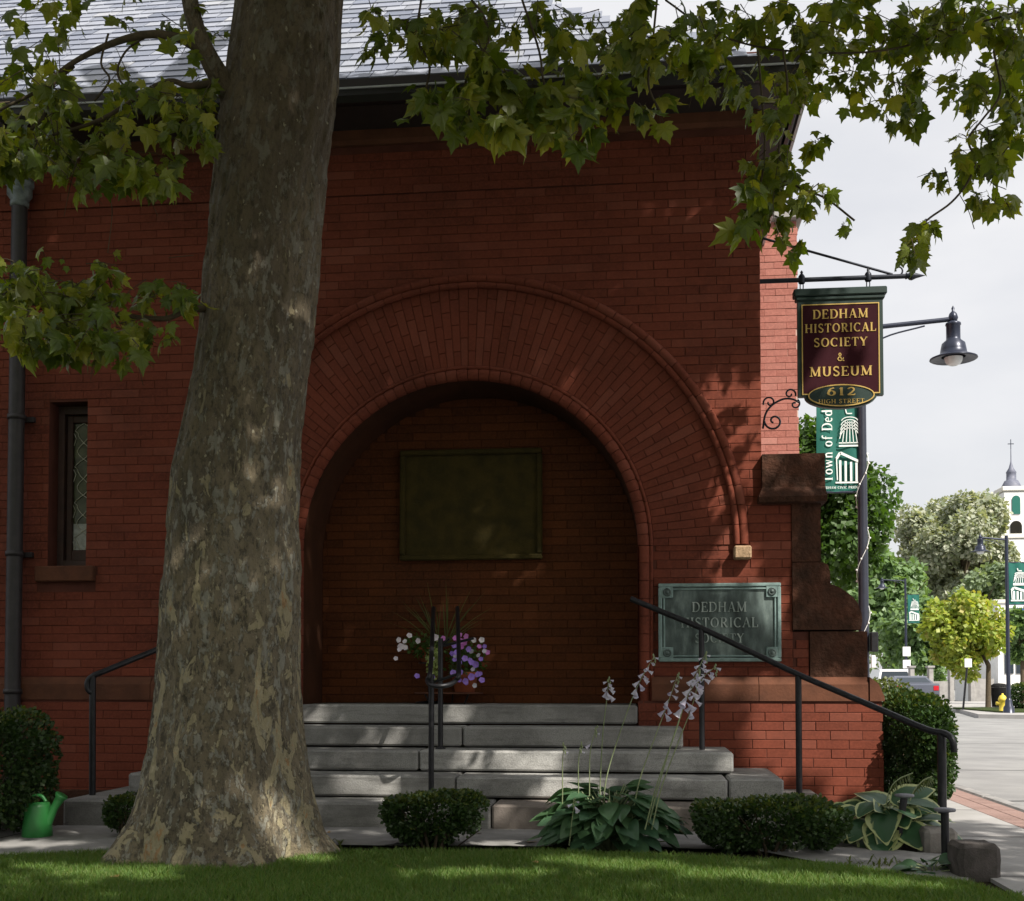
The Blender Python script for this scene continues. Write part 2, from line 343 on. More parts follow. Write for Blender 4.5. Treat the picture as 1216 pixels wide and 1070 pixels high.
# ------------------------------------------------------------------ serif lettering (strokes with thick and thin)
def arc(cx, cy, rx, ry, a0, a1, n=10):
    return [(cx + rx*math.cos(R(a0 + (a1-a0)*i/n)), cy + ry*math.sin(R(a0 + (a1-a0)*i/n))) for i in range(n+1)]
def V_(x, y0=0, y1=1, w=None): return ([(x, y0), (x, y1)], w)
def sf(x, y, h=.13): return ([(x-h, y), (x+h, y)], .055)
TK, TN = .15, .06
G = {
 'D': (.80, [V_(.16), ([(.02,.97),(.36,.97)]+arc(.36,.5,.36,.47,90,-90,14)+[(.02,.03)], None), sf(.16,.97), sf(.16,.03)]),
 'E': (.68, [V_(.16), ([(.02,.97),(.60,.97)], TN), ([(.16,.52),(.46,.52)], TN), ([(.02,.03),(.63,.03)], TN), ([(.59,.97),(.60,.80)], TN), ([(.46,.62),(.46,.42)], TN), ([(.63,.03),(.64,.22)], TN)]),
 'H': (.86, [V_(.16), V_(.70), ([(.16,.5),(.70,.5)], TN), sf(.16,.97), sf(.16,.03), sf(.70,.97), sf(.70,.03)]),
 'A': (.80, [([(.10,.0),(.40,1.0)], TN), ([(.40,1.0),(.68,.0)], TK), ([(.20,.34),(.58,.34)], TN), sf(.10,.03,.1), sf(.68,.03)]),
 'M': (1.0, [([(.15,0),(.15,1)], TN), ([(.15,1),(.50,.06)], TK), ([(.50,.06),(.84,1)], TN), V_(.84), sf(.13,.03), sf(.84,.03), sf(.11,.97,.1), sf(.88,.97,.1)]),
 'I': (.36, [V_(.18), sf(.18,.97), sf(.18,.03)]),
 'S': (.62, [(arc(.31,.74,.21,.23,40,180,9)+[(.14,.63),(.31,.52),(.46,.40)]+arc(.30,.27,.23,.24,20,-150,10), TK*.8), ([(.50,.97),(.50,.76)], TN), ([(.10,.03),(.10,.26)], TN)]),
 'T': (.72, [V_(.35), ([(.04,.97),(.66,.97)], TN), ([(.05,.97),(.04,.76)], TN), ([(.65,.97),(.66,.76)], TN), sf(.35,.03)]),
 'O': (.86, [(arc(.42,.5,.33,.47,0,360,26), None)]),
 'R': (.78, [V_(.16), ([(.02,.97),(.38,.97)]+arc(.38,.74,.20,.23,90,-90,10)+[(.16,.51)], None), ([(.34,.51),(.66,.0)], TK), sf(.16,.97), sf(.16,.03), sf(.70,.03,.08)]),
 'P': (.68, [V_(.16), ([(.02,.97),(.38,.97)]+arc(.38,.72,.22,.25,90,-90,10)+[(.16,.47)], None), sf(.16,.97), sf(.16,.03)]),
 'C': (.76, [(arc(.42,.5,.34,.47,48,312,22), None), ([(.66,.97),(.66,.74)], TN)]),
 'L': (.66, [V_(.16), ([(.02,.03),(.60,.03)], TN), ([(.60,.03),(.61,.26)], TN), sf(.16,.97)]),
 'Y': (.76, [([(.08,1),(.37,.48)], TK), ([(.66,1),(.37,.48)], TN), V_(.37,0,.5), sf(.09,.97,.1), sf(.66,.97,.1), sf(.37,.03)]),
 'V': (.76, [([(.08,1),(.38,0)], TK), ([(.66,1),(.38,0)], TN), sf(.09,.97,.1), sf(.66,.97,.1)]),
 'U': (.82, [([(.16,1),(.16,.35)]+arc(.41,.35,.25,.32,180,360,12)+[(.66,1)], None), sf(.16,.97), sf(.66,.97)]),
 'N': (.86, [([(.15,0),(.15,1)], TN), ([(.13,1),(.70,0)], TK), ([(.70,0),(.70,1)], TN), sf(.13,.03), sf(.11,.97,.1), sf(.70,.97)]),
 'G': (.84, [(arc(.42,.5,.34,.47,48,330,22), None), V_(.70,.06,.42), sf(.66,.43)]),
 '&': (.90, [([(.80,.40),(.66,.16),(.44,.03),(.22,.07),(.12,.24),(.22,.42),(.42,.58),(.50,.76),(.42,.93),(.30,.93),(.24,.78),(.34,.58),(.56,.26),(.74,.05),(.86,.03)], TN*1.6)]),
 '6': (.66, [(arc(.32,.32,.22,.29,0,360,18), None), ([(.11,.34),(.14,.62),(.28,.86),(.50,.97)], TK*.8)]),
 '1': (.46, [V_(.23), ([(.08,.80),(.23,.97)], TN), sf(.23,.03)]),
 '2': (.64, [(arc(.31,.72,.20,.24,165,-30,10)+[(.36,.38),(.10,.05)], TK*.8), ([(.08,.05),(.56,.05)], TK*.8), ([(.56,.05),(.57,.2)], TN)]),
 'w': (.90, [([(.08,.62),(.27,.02)], TK*.8), ([(.27,.02),(.44,.6)], TN), ([(.44,.6),(.62,.02)], TK*.8), ([(.62,.02),(.78,.62)], TN)]),
 'o': (.62, [(arc(.30,.32,.22,.30,0,360,18), None)]),
 'n': (.70, [V_(.16,0,.62), ([(.16,.46),(.24,.58),(.36,.62),(.48,.56),(.52,.42),(.52,0)], TK*.85), sf(.16,.03,.1), sf(.52,.03,.1)]),
 'f': (.44, [([(.18,0),(.18,.78),(.24,.93),(.36,.98),(.46,.92)], TK*.8), ([(.04,.62),(.38,.62)], TN)]),
 'e': (.58, [(arc(.29,.32,.21,.30,10,310,16)+[], TK*.7), ([(.08,.36),(.50,.36)], TN)]),
 'd': (.66, [(arc(.28,.32,.21,.30,0,360,16), None), V_(.50,0,1)]),
 'h': (.70, [V_(.16,0,1), ([(.16,.46),(.24,.58),(.36,.62),(.48,.56),(.52,.42),(.52,0)], TK*.85), sf(.16,.03,.1), sf(.52,.03,.1)]),
 'a': (.60, [(arc(.27,.20,.18,.19,0,360,14), TK*.7), ([(.10,.54),(.24,.62),(.38,.60),(.46,.48),(.46,0)], TK*.8)]),
 'm': (1.0, [V_(.14,0,.62), ([(.14,.46),(.24,.58),(.34,.62),(.46,.54),(.48,0)], TK*.85), ([(.48,.46),(.58,.58),(.68,.62),(.80,.54),(.82,0)], TK*.85)]),
 ' ': (.34, []),
}
def lettering(text, h, depth, track=.10, xs=1.0, slant=0, weight=1.0):
    """list of (vertices, faces) for text, centred, in local x (right), y (up), z (out of the face)"""
    x = 0; quads = []
    for ch in text:
        w, strokes = G[ch]; w *= xs
        for si, (pts, sw) in enumerate(strokes):
            pts = [Vector((p[0]*xs, p[1])) for p in pts]; n = len(pts); L = []; Rr = []
            for i in range(n):
                d = pts[min(i+1, n-1)] - pts[max(i-1, 0)]
                if n > 3 and (pts[0]-pts[-1]).length < .02 and i in (0, n-1): d = pts[1] - pts[-2]
                d.normalize(); nn = Vector((-d.y, d.x))
                ww = (sw if sw else TN + (TK-TN)*abs(d.y)**1.5)*weight
                L.append(pts[i] + nn*ww/2); Rr.append(pts[i] - nn*ww/2)
            for i in range(n-1):
                quads.append(([L[i], Rr[i], Rr[i+1], L[i+1]], x, si))
        x += w + track
    tot = x - track; out = {}
    for q, x0, si in quads:
        z1 = depth + .0004*si*min(1, h*8); mb = out.setdefault(round(x0, 5), MB())
        vs = [((p.x + x0 - tot/2)*h + slant*(p.y-.5)*h, (p.y-.5)*h, z1) for p in q]
        vs += [(a, b, 0) for a, b, c in vs]
        mb.add(vs, [(0,1,2,3), (0,4,5,1), (1,5,6,2), (2,6,7,3), (3,7,4,0)])
    return list(out.values()), tot*h
def put_text(chars, c, name, mat, parent, k=1.0, ex=Vector((1,0,0)), ey=Vector((0,0,1)), ez=Vector((0,-1,0)), joined=False):
    c = Vector(c); allm = MB()
    for mb in chars:
        vs = [c + ex*v[0]*k + ey*v[1] + ez*v[2] for v in mb.v]
        if joined: allm.add(vs, mb.f)
        else: o = MB(); o.add(vs, mb.f); o.build(name, mat, parent)
    if joined: allm.build(name, mat, parent, kind='stuff')

# ------------------------------------------------------------------ leaves
SYC = np.array([(0,0,0),(.12,-.06,0),(.28,-.02,.02),(.50,.06,-.04),(.36,.20,.02),(.48,.32,0),(.64,.55,-.06),(.44,.56,0),(.29,.56,.01),(.29,.72,0),(.13,.86,-.01),(0,1.14,-.07),
                (-.13,.86,-.01),(-.29,.72,0),(-.29,.56,.01),(-.44,.56,0),(-.64,.55,-.06),(-.48,.32,0),(-.36,.20,.02),(-.50,.06,-.04),(-.28,-.02,.02),(-.12,-.06,0),(0,.33,.035)])
SYC_T = np.array([(22, i, i+1) for i in range(0, 21)] + [(22, 21, 0)])
SYCL = np.array([(0,0,0),(.52,.08,-.03),(.34,.26,.02),(.60,.54,-.05),(.26,.62,0),(0,1.1,-.06),(-.26,.62,0),(-.60,.54,-.05),(-.34,.26,.02),(-.52,.08,-.03),(0,.36,.035)])
SYCL_T = np.array([(10, i, i+1) for i in range(0, 9)] + [(10, 9, 0)])
RHO = np.array([(0,0,0),(.42,.5,.02),(0,1.,0),(-.42,.5,.02)]); RHO_T = np.array([(0,1,2,3)])
def frames(tips, ups):
    Y = tips/np.linalg.norm(tips, axis=1, keepdims=True)
    Z = ups - Y*np.sum(ups*Y, axis=1, keepdims=True); Z /= np.maximum(np.linalg.norm(Z, axis=1, keepdims=True), 1e-6)
    X = np.cross(Y, Z); return X, Y, Z
def leaf_cloud(P, tips, ups, size, tmpl=RHO, tris=RHO_T, curl=None):
    X, Y, Z = frames(tips, ups); n = len(P); size = np.broadcast_to(np.asarray(size, float), (n,))[:, None, None]
    T = tmpl[None]
    cz = T[..., 2:3] if curl is None else T[..., 2:3] - curl[:, None, None]*(T[..., 1:2]**2 + .6*T[..., 0:1]**2)
    V = P[:, None] + size*(T[..., 0:1]*X[:, None] + T[..., 1:2]*Y[:, None] + cz*Z[:, None])
    FF = tris[None] + (np.arange(n)*len(tmpl))[:, None, None]
    return V.reshape(-1, 3), FF.reshape(-1, tris.shape[1])
def rand_dirs(n, zb=0.): 
    d = rng.normal(size=(n, 3)); d /= np.linalg.norm(d, axis=1, keepdims=True); d[:, 2] += zb; return d
# ================================================================== THE SETTING
YW = 8.9                                   # front wall plane
GZ = 0.0
def struct(name, mb, mat, **kw): return mb.build(name, mat, kind='structure', **kw)
g = MB()
g.sheet([(-400, -60, -.34), (1.7, -60, -.34), (1.7, 400, -.34), (-400, 400, -.34)])
struct('ground', g, M['soil'])
bed = MB(); bed.box(-9, 1.72, 5.0, 12, -.36, 0.0); struct('planting_bed', bed, M['soil'])
RS = .003                                  # the street falls gently away
def rz(y): return -.10 - RS*max(0, y-12)
rd = MB(); ys = [-60, 12, 40, 90, 400]
for a, b in zip(ys, ys[1:]):
    rd.sheet([(2.95, a, rz(a)), (300, a, rz(a)), (300, b, rz(b)), (2.95, b, rz(b))])
struct('road', rd, M['asphalt'])
rd = MB(); rd.sheet([(-300, 38, rz(38)), (2.95, 38, rz(38)), (2.95, 400, rz(400)), (-300, 400, rz(400))]); struct('side_street', rd, M['asphalt'])
sw = MB(); sw.box(1.72, 2.50, -60, 33, -.34, .02); struct('sidewalk', sw, M['walk'])
bp = MB()
for j in range(330):                                                   # red pavers in a strip along the kerb
    y0 = 6.0 + j*.1
    for k in range(2): 
        if y0 < 20: bp.box(2.505 + k*.155 - .0, 2.655 + k*.155, y0+.003, y0+.097, -.05, .02, bev=.004)
bp.build('brick_paver_strip', brick_mat('red_paver', [(.27,.18,.155), (.31,.21,.185), (.24,.16,.14)], gr=.3), kind='structure')
ub = MB(); ub.box(2.503, 2.812, -60, 33, -.34, .012); struct('paver_bedding', ub, M['concrete'])
kb = empty('kerb', (2.87, 8, 0), 'granite kerb between the red paver strip and the road', None); kb['kind'] = 'structure'
for j in range(16):
    m = MB(); m.box(2.82, 2.94, -2 + j*2.0 + .006, -2 + j*2.0 + 1.994, -.3, .03, bev=.015); m.build('kerb_stone', M['kerb'], kb)
m = MB()
for y_, x0_, x1_ in ((10.9, 3.0, 9.0), (14.6, 3.0, 12.0), (21.0, 3.2, 14.0)):
    xx = np.linspace(x0_, x1_, 30); off = [noise.noise(Vector((a*.9, y_, 0)))*.25 for a in xx]
    for a, b, p_, q_ in zip(xx, xx[1:], off, off[1:]): m.add([(a, y_+p_-.02, rz(y_+p_)+.006), (b, y_+q_-.02, rz(y_+q_)+.006), (b, y_+q_+.02, rz(y_+q_)+.006), (a, y_+p_+.02, rz(y_+p_)+.006)], [(0,1,2,3)])
m.build('road_tar_seams', plain('road_tar', (.10,.10,.10), (.07,.07,.07), 5, .7), kind='structure')
m = MB()
for y_ in np.arange(3.0, 32, 1.5): m.add([(1.72, y_, .0245), (2.50, y_, .0245), (2.50, y_+.012, .0245), (1.72, y_+.012, .0245)], [(0,1,2,3)])
m.build('sidewalk_joints', M['soil'], kind='structure')
# path in front of the steps: a sheet cut to its outline, in flagstones
def px_poly(pts, z): return [at_z(a, b, z) for a, b in pts]
path_px = [(-90, 1026), (0, 1019), (40, 1015), (70, 1014), (135, 1006), (400, 1003), (455, 1004), (480, 999), (550, 999), (575, 1004), (640, 1005), (700, 1000), (760, 1003), (800, 1007), (835, 1008), (900, 1010), (1000, 1029), (1060, 1036), (1150, 1046), (1150, 1016), (1090, 1012), (1040, 1006), (1005, 1001), (985, 985), (840, 983), (358, 982), (60, 980), (-90, 982)]
pth = MB(); P = px_poly(path_px, .022)
bm = bmesh.new(); vs = [bm.verts.new(p) for p in P]; f = bm.faces.new(vs)
if f.normal.z < 0: f.normal_flip()
cuts = [(-3.9, .05), (-2.4, -.04), (-1.05, .03), (.02, -.12), (.75, .1)]
bmesh.ops.triangulate(bm, faces=bm.faces[:])
bm.verts.index_update()
me = bpy.data.meshes.new('path'); bm.to_mesh(me); bm.free()
link('path', me, M['flag'], kind='structure')
jt = MB()
for cx, dx in cuts: 
    a = Vector((cx, 6.72, .0235)); b = Vector((cx+dx, 7.56, .0235)); jt.add([a+Vector((-.007,0,0)), a+Vector((.007,0,0)), b+Vector((.007,0,0)), b+Vector((-.007,0,0))], [(0,1,2,3)])
jt.build('path_joints', M['soil'], kind='structure')
# lawn
lawn_px = [(-120, 1026), (0, 1021), (140, 1015), (400, 1014), (640, 1015), (820, 1020), (1000, 1031), (1140, 1053), (1195, 1068)]
LE = [at_z(a, b, .03) for a, b in lawn_px]
lw = MB(); pts = LE + [Vector((1.66, 5.0, .03)), Vector((1.66, -8, .03)), Vector((-9, -8, .03)), Vector((-9, LE[0].y, .03))]
bm = bmesh.new(); fv = [bm.verts.new(p) for p in pts]; f = bm.faces.new(fv)
if f.normal.z < 0: f.normal_flip()
r = bmesh.ops.extrude_face_region(bm, geom=[f]); 
for e in r['geom']:
    if isinstance(e, bmesh.types.BMVert): e.co.z -= .0
for v in fv: v.co.z = -.02
bmesh.ops.recalc_face_normals(bm, faces=bm.faces[:]); bmesh.ops.triangulate(bm, faces=bm.faces[:])
me = bpy.data.meshes.new('lawn'); bm.to_mesh(me); bm.free(); link('lawn', me, M['turf'], kind='structure')
# grass blades on the part of the lawn one sees
N = 95000
px = rng.uniform(-40, 1240, N); q = rng.uniform(0, 1, N)
lex = np.array([p.x for p in LE]); ley = np.array([p.y for p in LE])
gx = rng.uniform(-3.2-.6, 1.66, N); 
edge = np.interp(gx, lex, ley); gy = edge - .0 - rng.uniform(0, 1, N)**1.15*(edge - 4.75)
keep = gy > 4.7; tx0, ty0 = at_d(268, 1000, 6.45).x, at_d(268, 1000, 6.45).y
keep &= (np.hypot(gx-tx0, gy-ty0) > .50); gx, gy = gx[keep], gy[keep]; n = len(gx)
den = np.array([noise.noise(Vector((a*3, b*3, 0))) for a, b in zip(gx, gy)])
hgt = .032 + .02*rng.random(n) + .012*den; lean = rng.normal(0, .4, (n, 2)); w = .0028
th = rng.uniform(0, math.pi*2, n); B = np.stack([gx, gy, np.full(n, .028)], 1); side = np.stack([np.cos(th), np.sin(th), 0*th], 1)*w
mid = B + np.stack([lean[:,0]*hgt*.35, lean[:,1]*hgt*.35, hgt*.6], 1); tip = B + np.stack([lean[:,0]*hgt, lean[:,1]*hgt, hgt], 1)
V = np.stack([B-side, B+side, mid+side*.7, mid-side*.7, tip], 1).reshape(-1, 3); o5 = (np.arange(n)*5)[:, None]
T = np.concatenate([o5 + np.array([[0,1,2]]), o5 + np.array([[0,2,3]]), o5 + np.array([[3,2,4]])])
link('grass', np_mesh('grass', V, T), M['grass'], kind='stuff', label='short mown green grass of the front lawn')

# ================================================================== THE BRICK BUILDING
XC = at_y(556, 651, YW).x; ZC = at_y(556, 651, YW).z; RI = 1.31; RO = 2.09
XR = at_y(903, 400, YW).x                     # right end of the upper wall
XS = at_y(941, 740, YW).x                     # where brick meets the brownstone of the buttress
XP = at_y(1049, 880, YW-.06).x                # right end of the plinth
XL = -7.2; ZE = at_y(640, 128, YW).z          # wall head
ZBT, ZBB = at_y(700, 804, YW-.07).z, at_y(700, 832, YW-.07).z
ZBLK0, ZBLK1 = at_y(940, 597, YW-.1).z, at_y(940, 540, YW-.1).z
FLOOR = .80
bld = empty('brick_building', (XC, YW, 0), 'dark red brick building with a round porch arch and slate roof', 'building')
wall = MB()                                    # mortar body, faces set back 7 mm behind the bricks
ym = YW + .0045
def arcp(r, a): return (XC + r*math.cos(a), ZC + r*math.sin(a))
X0, X1 = XC-2.25, XR
def border(a):
    c, s = math.cos(a), math.sin(a); t = 1e9
    if c > 1e-6: t = min(t, (X1-XC)/c)
    if c < -1e-6: t = min(t, (X0-XC)/c)
    if s > 1e-6: t = min(t, (ZE+.35-ZC)/s)
    return (XC + t*c, ZC + t*s)
n = 64; angs = sorted(set([math.pi*i/n for i in range(n+1)] + [math.atan2(ZE+.35-ZC, X1-XC), math.atan2(ZE+.35-ZC, X0-XC)]))
for a, b in zip(angs, angs[1:]):
    q = [arcp(RI, a), border(a), border(b), arcp(RI, b)]
    wall.add([(x, ym, z) for x, z in q], [(0,1,2,3)])
def wrect(x0, x1, z0, z1, y=ym): wall.add([(x0,y,z0), (x1,y,z0), (x1,y,z1), (x0,y,z1)], [(0,1,2,3)])
wrect(XC+RI, XS, ZBB-.02, ZC); wrect(XC-RI-.94, XC-RI, ZBB-.02, ZC)
WX0, WX1 = at_y(57.5, 570, YW).x, at_y(103, 570, YW).x; WZ0, WZ1 = at_y(80, 672, YW).z, at_y(80, 477, YW).z
wrect(XL, WX0, ZBB-.02, ZE+.35); wrect(WX1, X0, ZBB-.02, ZE+.35); wrect(WX0, WX1, ZBB-.02, WZ0); wrect(WX0, WX1, WZ1, ZE+.35)
wrect(XR, XS, ZC, ZBLK0+.05)
yp = YW - .06 + .0045                           # plinth
wrect(XC+RI, XP-.007, -.1, ZBB, yp); wrect(XL, XC-RI, -.1, ZBB, yp)
wall.add([(XP-.007, yp, -.1), (XP-.007, 11, -.1), (XP-.007, 11, ZBB), (XP-.007, yp, ZBB)], [(0,1,2,3)])
wall.add([(XC+RI, yp, -.1), (XC+RI, ym+.4, -.1), (XC+RI, ym+.4, ZC), (XC+RI, yp, ZC)], [(0,3,2,1)])
# side, rear and left walls of the house
wall.add([(XR, ym, -.1), (XR, 18, -.1), (XR, 18, ZE+.35), (XR, ym, ZE+.35)], [(0,1,2,3)])
wall.add([(XL, ym, -.1), (XL, 18, -.1), (XL, 18, ZE+.35), (XL, ym, ZE+.35)], [(3,2,1,0)])
wall.add([(XL, 18, -.1), (XR, 18, -.1), (XR, 18, ZE+.35), (XL, 18, ZE+.35)], [(3,2,1,0)])
rv = .26                                       # window reveals
for a, b, c, d in (((WX0,WZ0),(WX0,WZ1),0,0), ((WX0,WZ1),(WX1,WZ1),0,0), ((WX1,WZ1),(WX1,WZ0),0,0), ((WX1,WZ0),(WX0,WZ0),0,0)):
    wall.add([(a[0], ym, a[1]), (b[0], ym, b[1]), (b[0], YW+rv+.05, b[1]), (a[0], YW+rv+.05, a[1])], [(0,1,2,3)])
W = wall.build('wall', M['mortar'], bld)
# ---- bricks
CH, BL, J = .068, .235, .0038
def brick_mesh(L, H, D=.05, b=.0028):
    m = MB(); x, z = L/2, H/2
    m.add([(-x,0+b,-z),(x,b,-z),(x,b,z),(-x,b,z),(-x+b,0,-z+b),(x-b,0,-z+b),(x-b,0,z-b),(-x+b,0,z-b),(-x,D,-z),(x,D,-z),(x,D,z),(-x,D,z)],
          [(4,5,6,7),(0,1,5,4),(1,2,6,5),(2,3,7,6),(3,0,4,7),(8,9,1,0),(9,10,2,1),(10,11,3,2),(11,8,0,3)])
    return m
bricks = []                                    # (x0, x1, z0, z1, yface)
def course(x0, x1, z, y, row, bl=BL):
    off = (row % 2)*.5*bl + (row*37 % 5)*.006
    k = math.floor((x0 - off)/bl)
    x = off + k*bl
    while x < x1:
        a, b = max(x + J*.3, x0), min(x + bl - J*.3, x1)
        if b - a > .03: bricks.append((a, b, z + J/2, z + CH - J/2, y))
        x += bl
nrow = int((ZE - 0)/CH) + 1
for row in range(nrow):
    z = row*CH; zm = z + CH/2
    if z + CH < ZBB + .01:
        course(XC+RI+.0, XP, z, YW-.06, row); course(XL, XC-RI, z, YW-.06, row); continue
    if z < ZBT - .03: continue
    spans = [(XL, XR if z > ZBLK0 - .02 else XS)]
    def cut(spans, a, b):
        out = []
        for s, e in spans:
            if b <= s or a >= e: out.append((s, e)); continue
            if a > s: out.append((s, a))
            if b < e: out.append((b, e))
        return out
    if zm < ZC: spans = cut(spans, XC-RI-.11, XC+RI+.11)
    elif zm < ZC + RO: 
        hw = math.sqrt(max(0, RO**2 - (zm-ZC)**2)); spans = cut(spans, XC-hw, XC+hw)
    if z + CH > WZ0 - .15 and z < WZ1:
        if z + CH <= WZ0 + .01: spans = cut(spans, WX0-.085, WX1+.085)
        else: spans = cut(spans, WX0, WX1)
    if zm > ZE - .27: continue
    pr = .014 if abs(zm - at_y(450, 222, YW).z) < CH*.5 else 0
    for s, e in spans: course(s, e, z, YW - pr, row)
ctr = np.array([((a+b)/2, y, (c+d)/2) for a, b, c, d, y in bricks]); bx, by, bd = proj(ctr)
vis = (bx > 0) & (bx < 1216) & (by > 0) & (by < 1000) & ~((bx > 150) & (bx < 380))
score = np.where(vis, bd, 99) + np.where((by > 690) & (by < 790) & (bx > 780) & (bx < 930), 5, 0) + np.where((bx>0)&(bx<760), 2, 0)
order = np.argsort(score); single = set(order[:300].tolist())
cache = {}; rest = MB()
for i, (a, b, c, d, y) in enumerate(bricks):
    jy = random.uniform(-.003, .0015); L, H = round(b-a, 3), d-c
    if i in single:
        key = round(L, 2)
        if key not in cache: cache[key] = brick_mesh(key, H).mesh('brick')
        o = link('brick', cache[key], M['brick'], W, loc=((a+b)/2, y + jy, (c+d)/2)); o.rotation_euler.y = random.uniform(-.004, .004)
    else:
        m = brick_mesh(L, H); cx, cz = (a+b)/2, (c+d)/2
        rest.add([(v[0]+cx, v[1]+y+jy, v[2]+cz) for v in m.v], m.f[:5])
rest.build('brick_courses', M['brick'], W, kind='stuff')
# ---- arch: three rings of radial bricks, moulded brick rolls inside and out
arch = MB()
ri0 = RI + .115; ringw = (RO - .05 - ri0)/3
arch.add([(arcp(r, math.pi*i/48)[0], YW-.004, arcp(r, math.pi*i/48)[1]) for i in range(49) for r in (RI, RO)], [(2*i, 2*i+1, 2*i+3, 2*i+2) for i in range(48)])
AR = arch.build('arch', M['mortar'], bld)
def wedge(r0, r1, da, y0=.0, D=.05, b=.0025):
    m = MB(); h = da/2
    def p(r, a, y): return (r*math.cos(a), y, r*math.sin(a))
    j = J/2
    ps = [(r0+j, -h + j/r0), (r1-j, -h + j/r1), (r1-j, h - j/r1), (r0+j, h - j/r0)]
    pi = [(r0+j+b, -h + (j+b)/r0), (r1-j-b, -h + (j+b)/r1), (r1-j-b, h - (j+b)/r1), (r0+j+b, h - (j+b)/r0)]
    m.add([p(r, a, b) for r, a in ps] + [p(r, a, 0) for r, a in pi] + [p(r, a, D) for r, a in ps],
          [(4,5,6,7),(0,1,5,4),(1,2,6,5),(2,3,7,6),(3,0,4,7),(8,9,1,0),(9,10,2,1),(10,11,3,2),(11,8,0,3)])
    return m.mesh('arch_brick')
r9 = RO - .05; nb = int(math.pi*(ri0 + r9)/2/.066); da = math.pi/nb; ww = {}
for i in range(nb):
    sp = [0, .36, .70, 1] if i % 2 else [0, .19, .53, .86, 1]
    for f0, f1 in zip(sp, sp[1:]):
        if (f0, f1) not in ww: ww[(f0, f1)] = wedge(ri0 + (r9-ri0)*f0, ri0 + (r9-ri0)*f1, da)
        o = link('arch_brick', ww[(f0, f1)], M['brick'], AR, loc=(XC, YW - .012 + random.uniform(-.002, .002), ZC)); o.rotation_euler.y = -(da*(i+.5))
def roll(r, rad, y, seg, name):
    nb = int(math.pi*r/seg); da = math.pi/nb; m = MB(); h = da/2 - .0022/r
    m.tube([(r*math.cos(a), 0, r*math.sin(a)) for a in [-h, -h/2, 0, h/2, h]], [rad*.93, rad, rad, rad, rad*.93], 8)
    me = m.mesh(name)
    for i in range(nb):
        o = link(name, me, M['brick'], AR, loc=(XC, y, ZC)); o.rotation_euler.y = -(da*(i+.5))
roll(RI+.045, .047, YW-.01, .085, 'inner_roll_brick'); roll(RI+.10, .016, YW-.02, .17, 'bead_brick')
roll(RO-.035, .026, YW-.03, .15, 'outer_bead_brick'); roll(RO+.018, .036, YW-.028, .15, 'outer_roll_brick')
for sx in (1, -1):                              # jamb rolls down to the landing
    z = FLOOR
    while z < ZC - .02:
        zz = min(z + .135, ZC - .002); m = MB(); m.tube([(XC + sx*(RI+.045), YW-.01, z+.002), (XC + sx*(RI+.045), YW-.01, zz-.002)], .047, 10)
        m.tube([(XC + sx*(RI+.10), YW-.02, z+.002), (XC + sx*(RI+.10), YW-.02, zz-.002)], .016, 6); m.build('jamb_brick', M['brick'], AR); z = zz
    m = MB(); cx = XC + sx*RO; cz = ZC - .0
    m.box(cx-.062, cx+.068, YW-.10, YW+.02, cz-.115, cz-.015, bev=.012)
    me = m.mesh('corbel'); link('corbel', me, M['corbel'], AR)
# ---- porch recess
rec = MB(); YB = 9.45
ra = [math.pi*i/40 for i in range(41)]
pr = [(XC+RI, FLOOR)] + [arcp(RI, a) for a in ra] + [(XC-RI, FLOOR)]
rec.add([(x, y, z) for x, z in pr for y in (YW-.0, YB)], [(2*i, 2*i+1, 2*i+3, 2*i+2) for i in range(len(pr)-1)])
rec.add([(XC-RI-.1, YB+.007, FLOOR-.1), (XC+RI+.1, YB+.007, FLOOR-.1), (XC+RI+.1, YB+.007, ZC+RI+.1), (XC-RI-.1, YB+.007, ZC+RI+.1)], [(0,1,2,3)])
RC = rec.build('porch_recess', plain('recess_mortar', (.07,.027,.013), (.045,.019,.010), 3, .95, .3, 120, .003), bld)  # darker brown than the mortar of the front wall
b0 = bricks; bricks = []
for row in range(60):
    z = FLOOR + row*CH; zm = z + CH/2
    if zm > ZC + RI: break
    hw = RI if zm < ZC else math.sqrt(max(0, RI**2-(zm-ZC)**2)); course(XC-hw, XC+hw, z, YB, row)
m2 = MB()
for a, b, c, d, y in bricks:
    m = brick_mesh(b-a, d-c); cx, cz = (a+b)/2, (c+d)/2; jy = random.uniform(-.002, .002)
    m2.add([(v[0]+cx, v[1]+y+jy, v[2]+cz) for v in m.v], m.f[:5])
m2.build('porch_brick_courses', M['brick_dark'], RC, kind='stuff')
# ---- water table band
def xprofile(prof, x0, x1, name, mat, parent=bld, seg=None, **kw):
    """profile of (y, z) run along x, in lengths with fine joints"""
    L = seg or (x1-x0); k = max(1, round((x1-x0)/L)); L = (x1-x0)/k
    for i in range(k):
        a, b = x0 + i*L + .0025, x0 + (i+1)*L - .0025; n = len(prof)
        m = MB(); m.add([(a, y, z) for y, z in prof] + [(b, y, z) for y, z in prof], [tuple(range(n)), tuple(range(2*n-1, n-1, -1))] + [(j, j+n, (j+1)%n+n, (j+1)%n) for j in range(n)])
        m.build(name, mat, parent, **kw)
bandp = [(YW+.05, ZBB), (YW-.075, ZBB), (YW-.075, ZBT-.055), (YW-.03, ZBT), (YW+.05, ZBT)]
xprofile(bandp, XL, XC-RI-.10, 'band_stone', M['brownstone'], seg=1.1)
xprofile(bandp, XC+RI+.10, at_y(1029, 800, YW).x, 'band_stone', M['brownstone'], seg=.95)
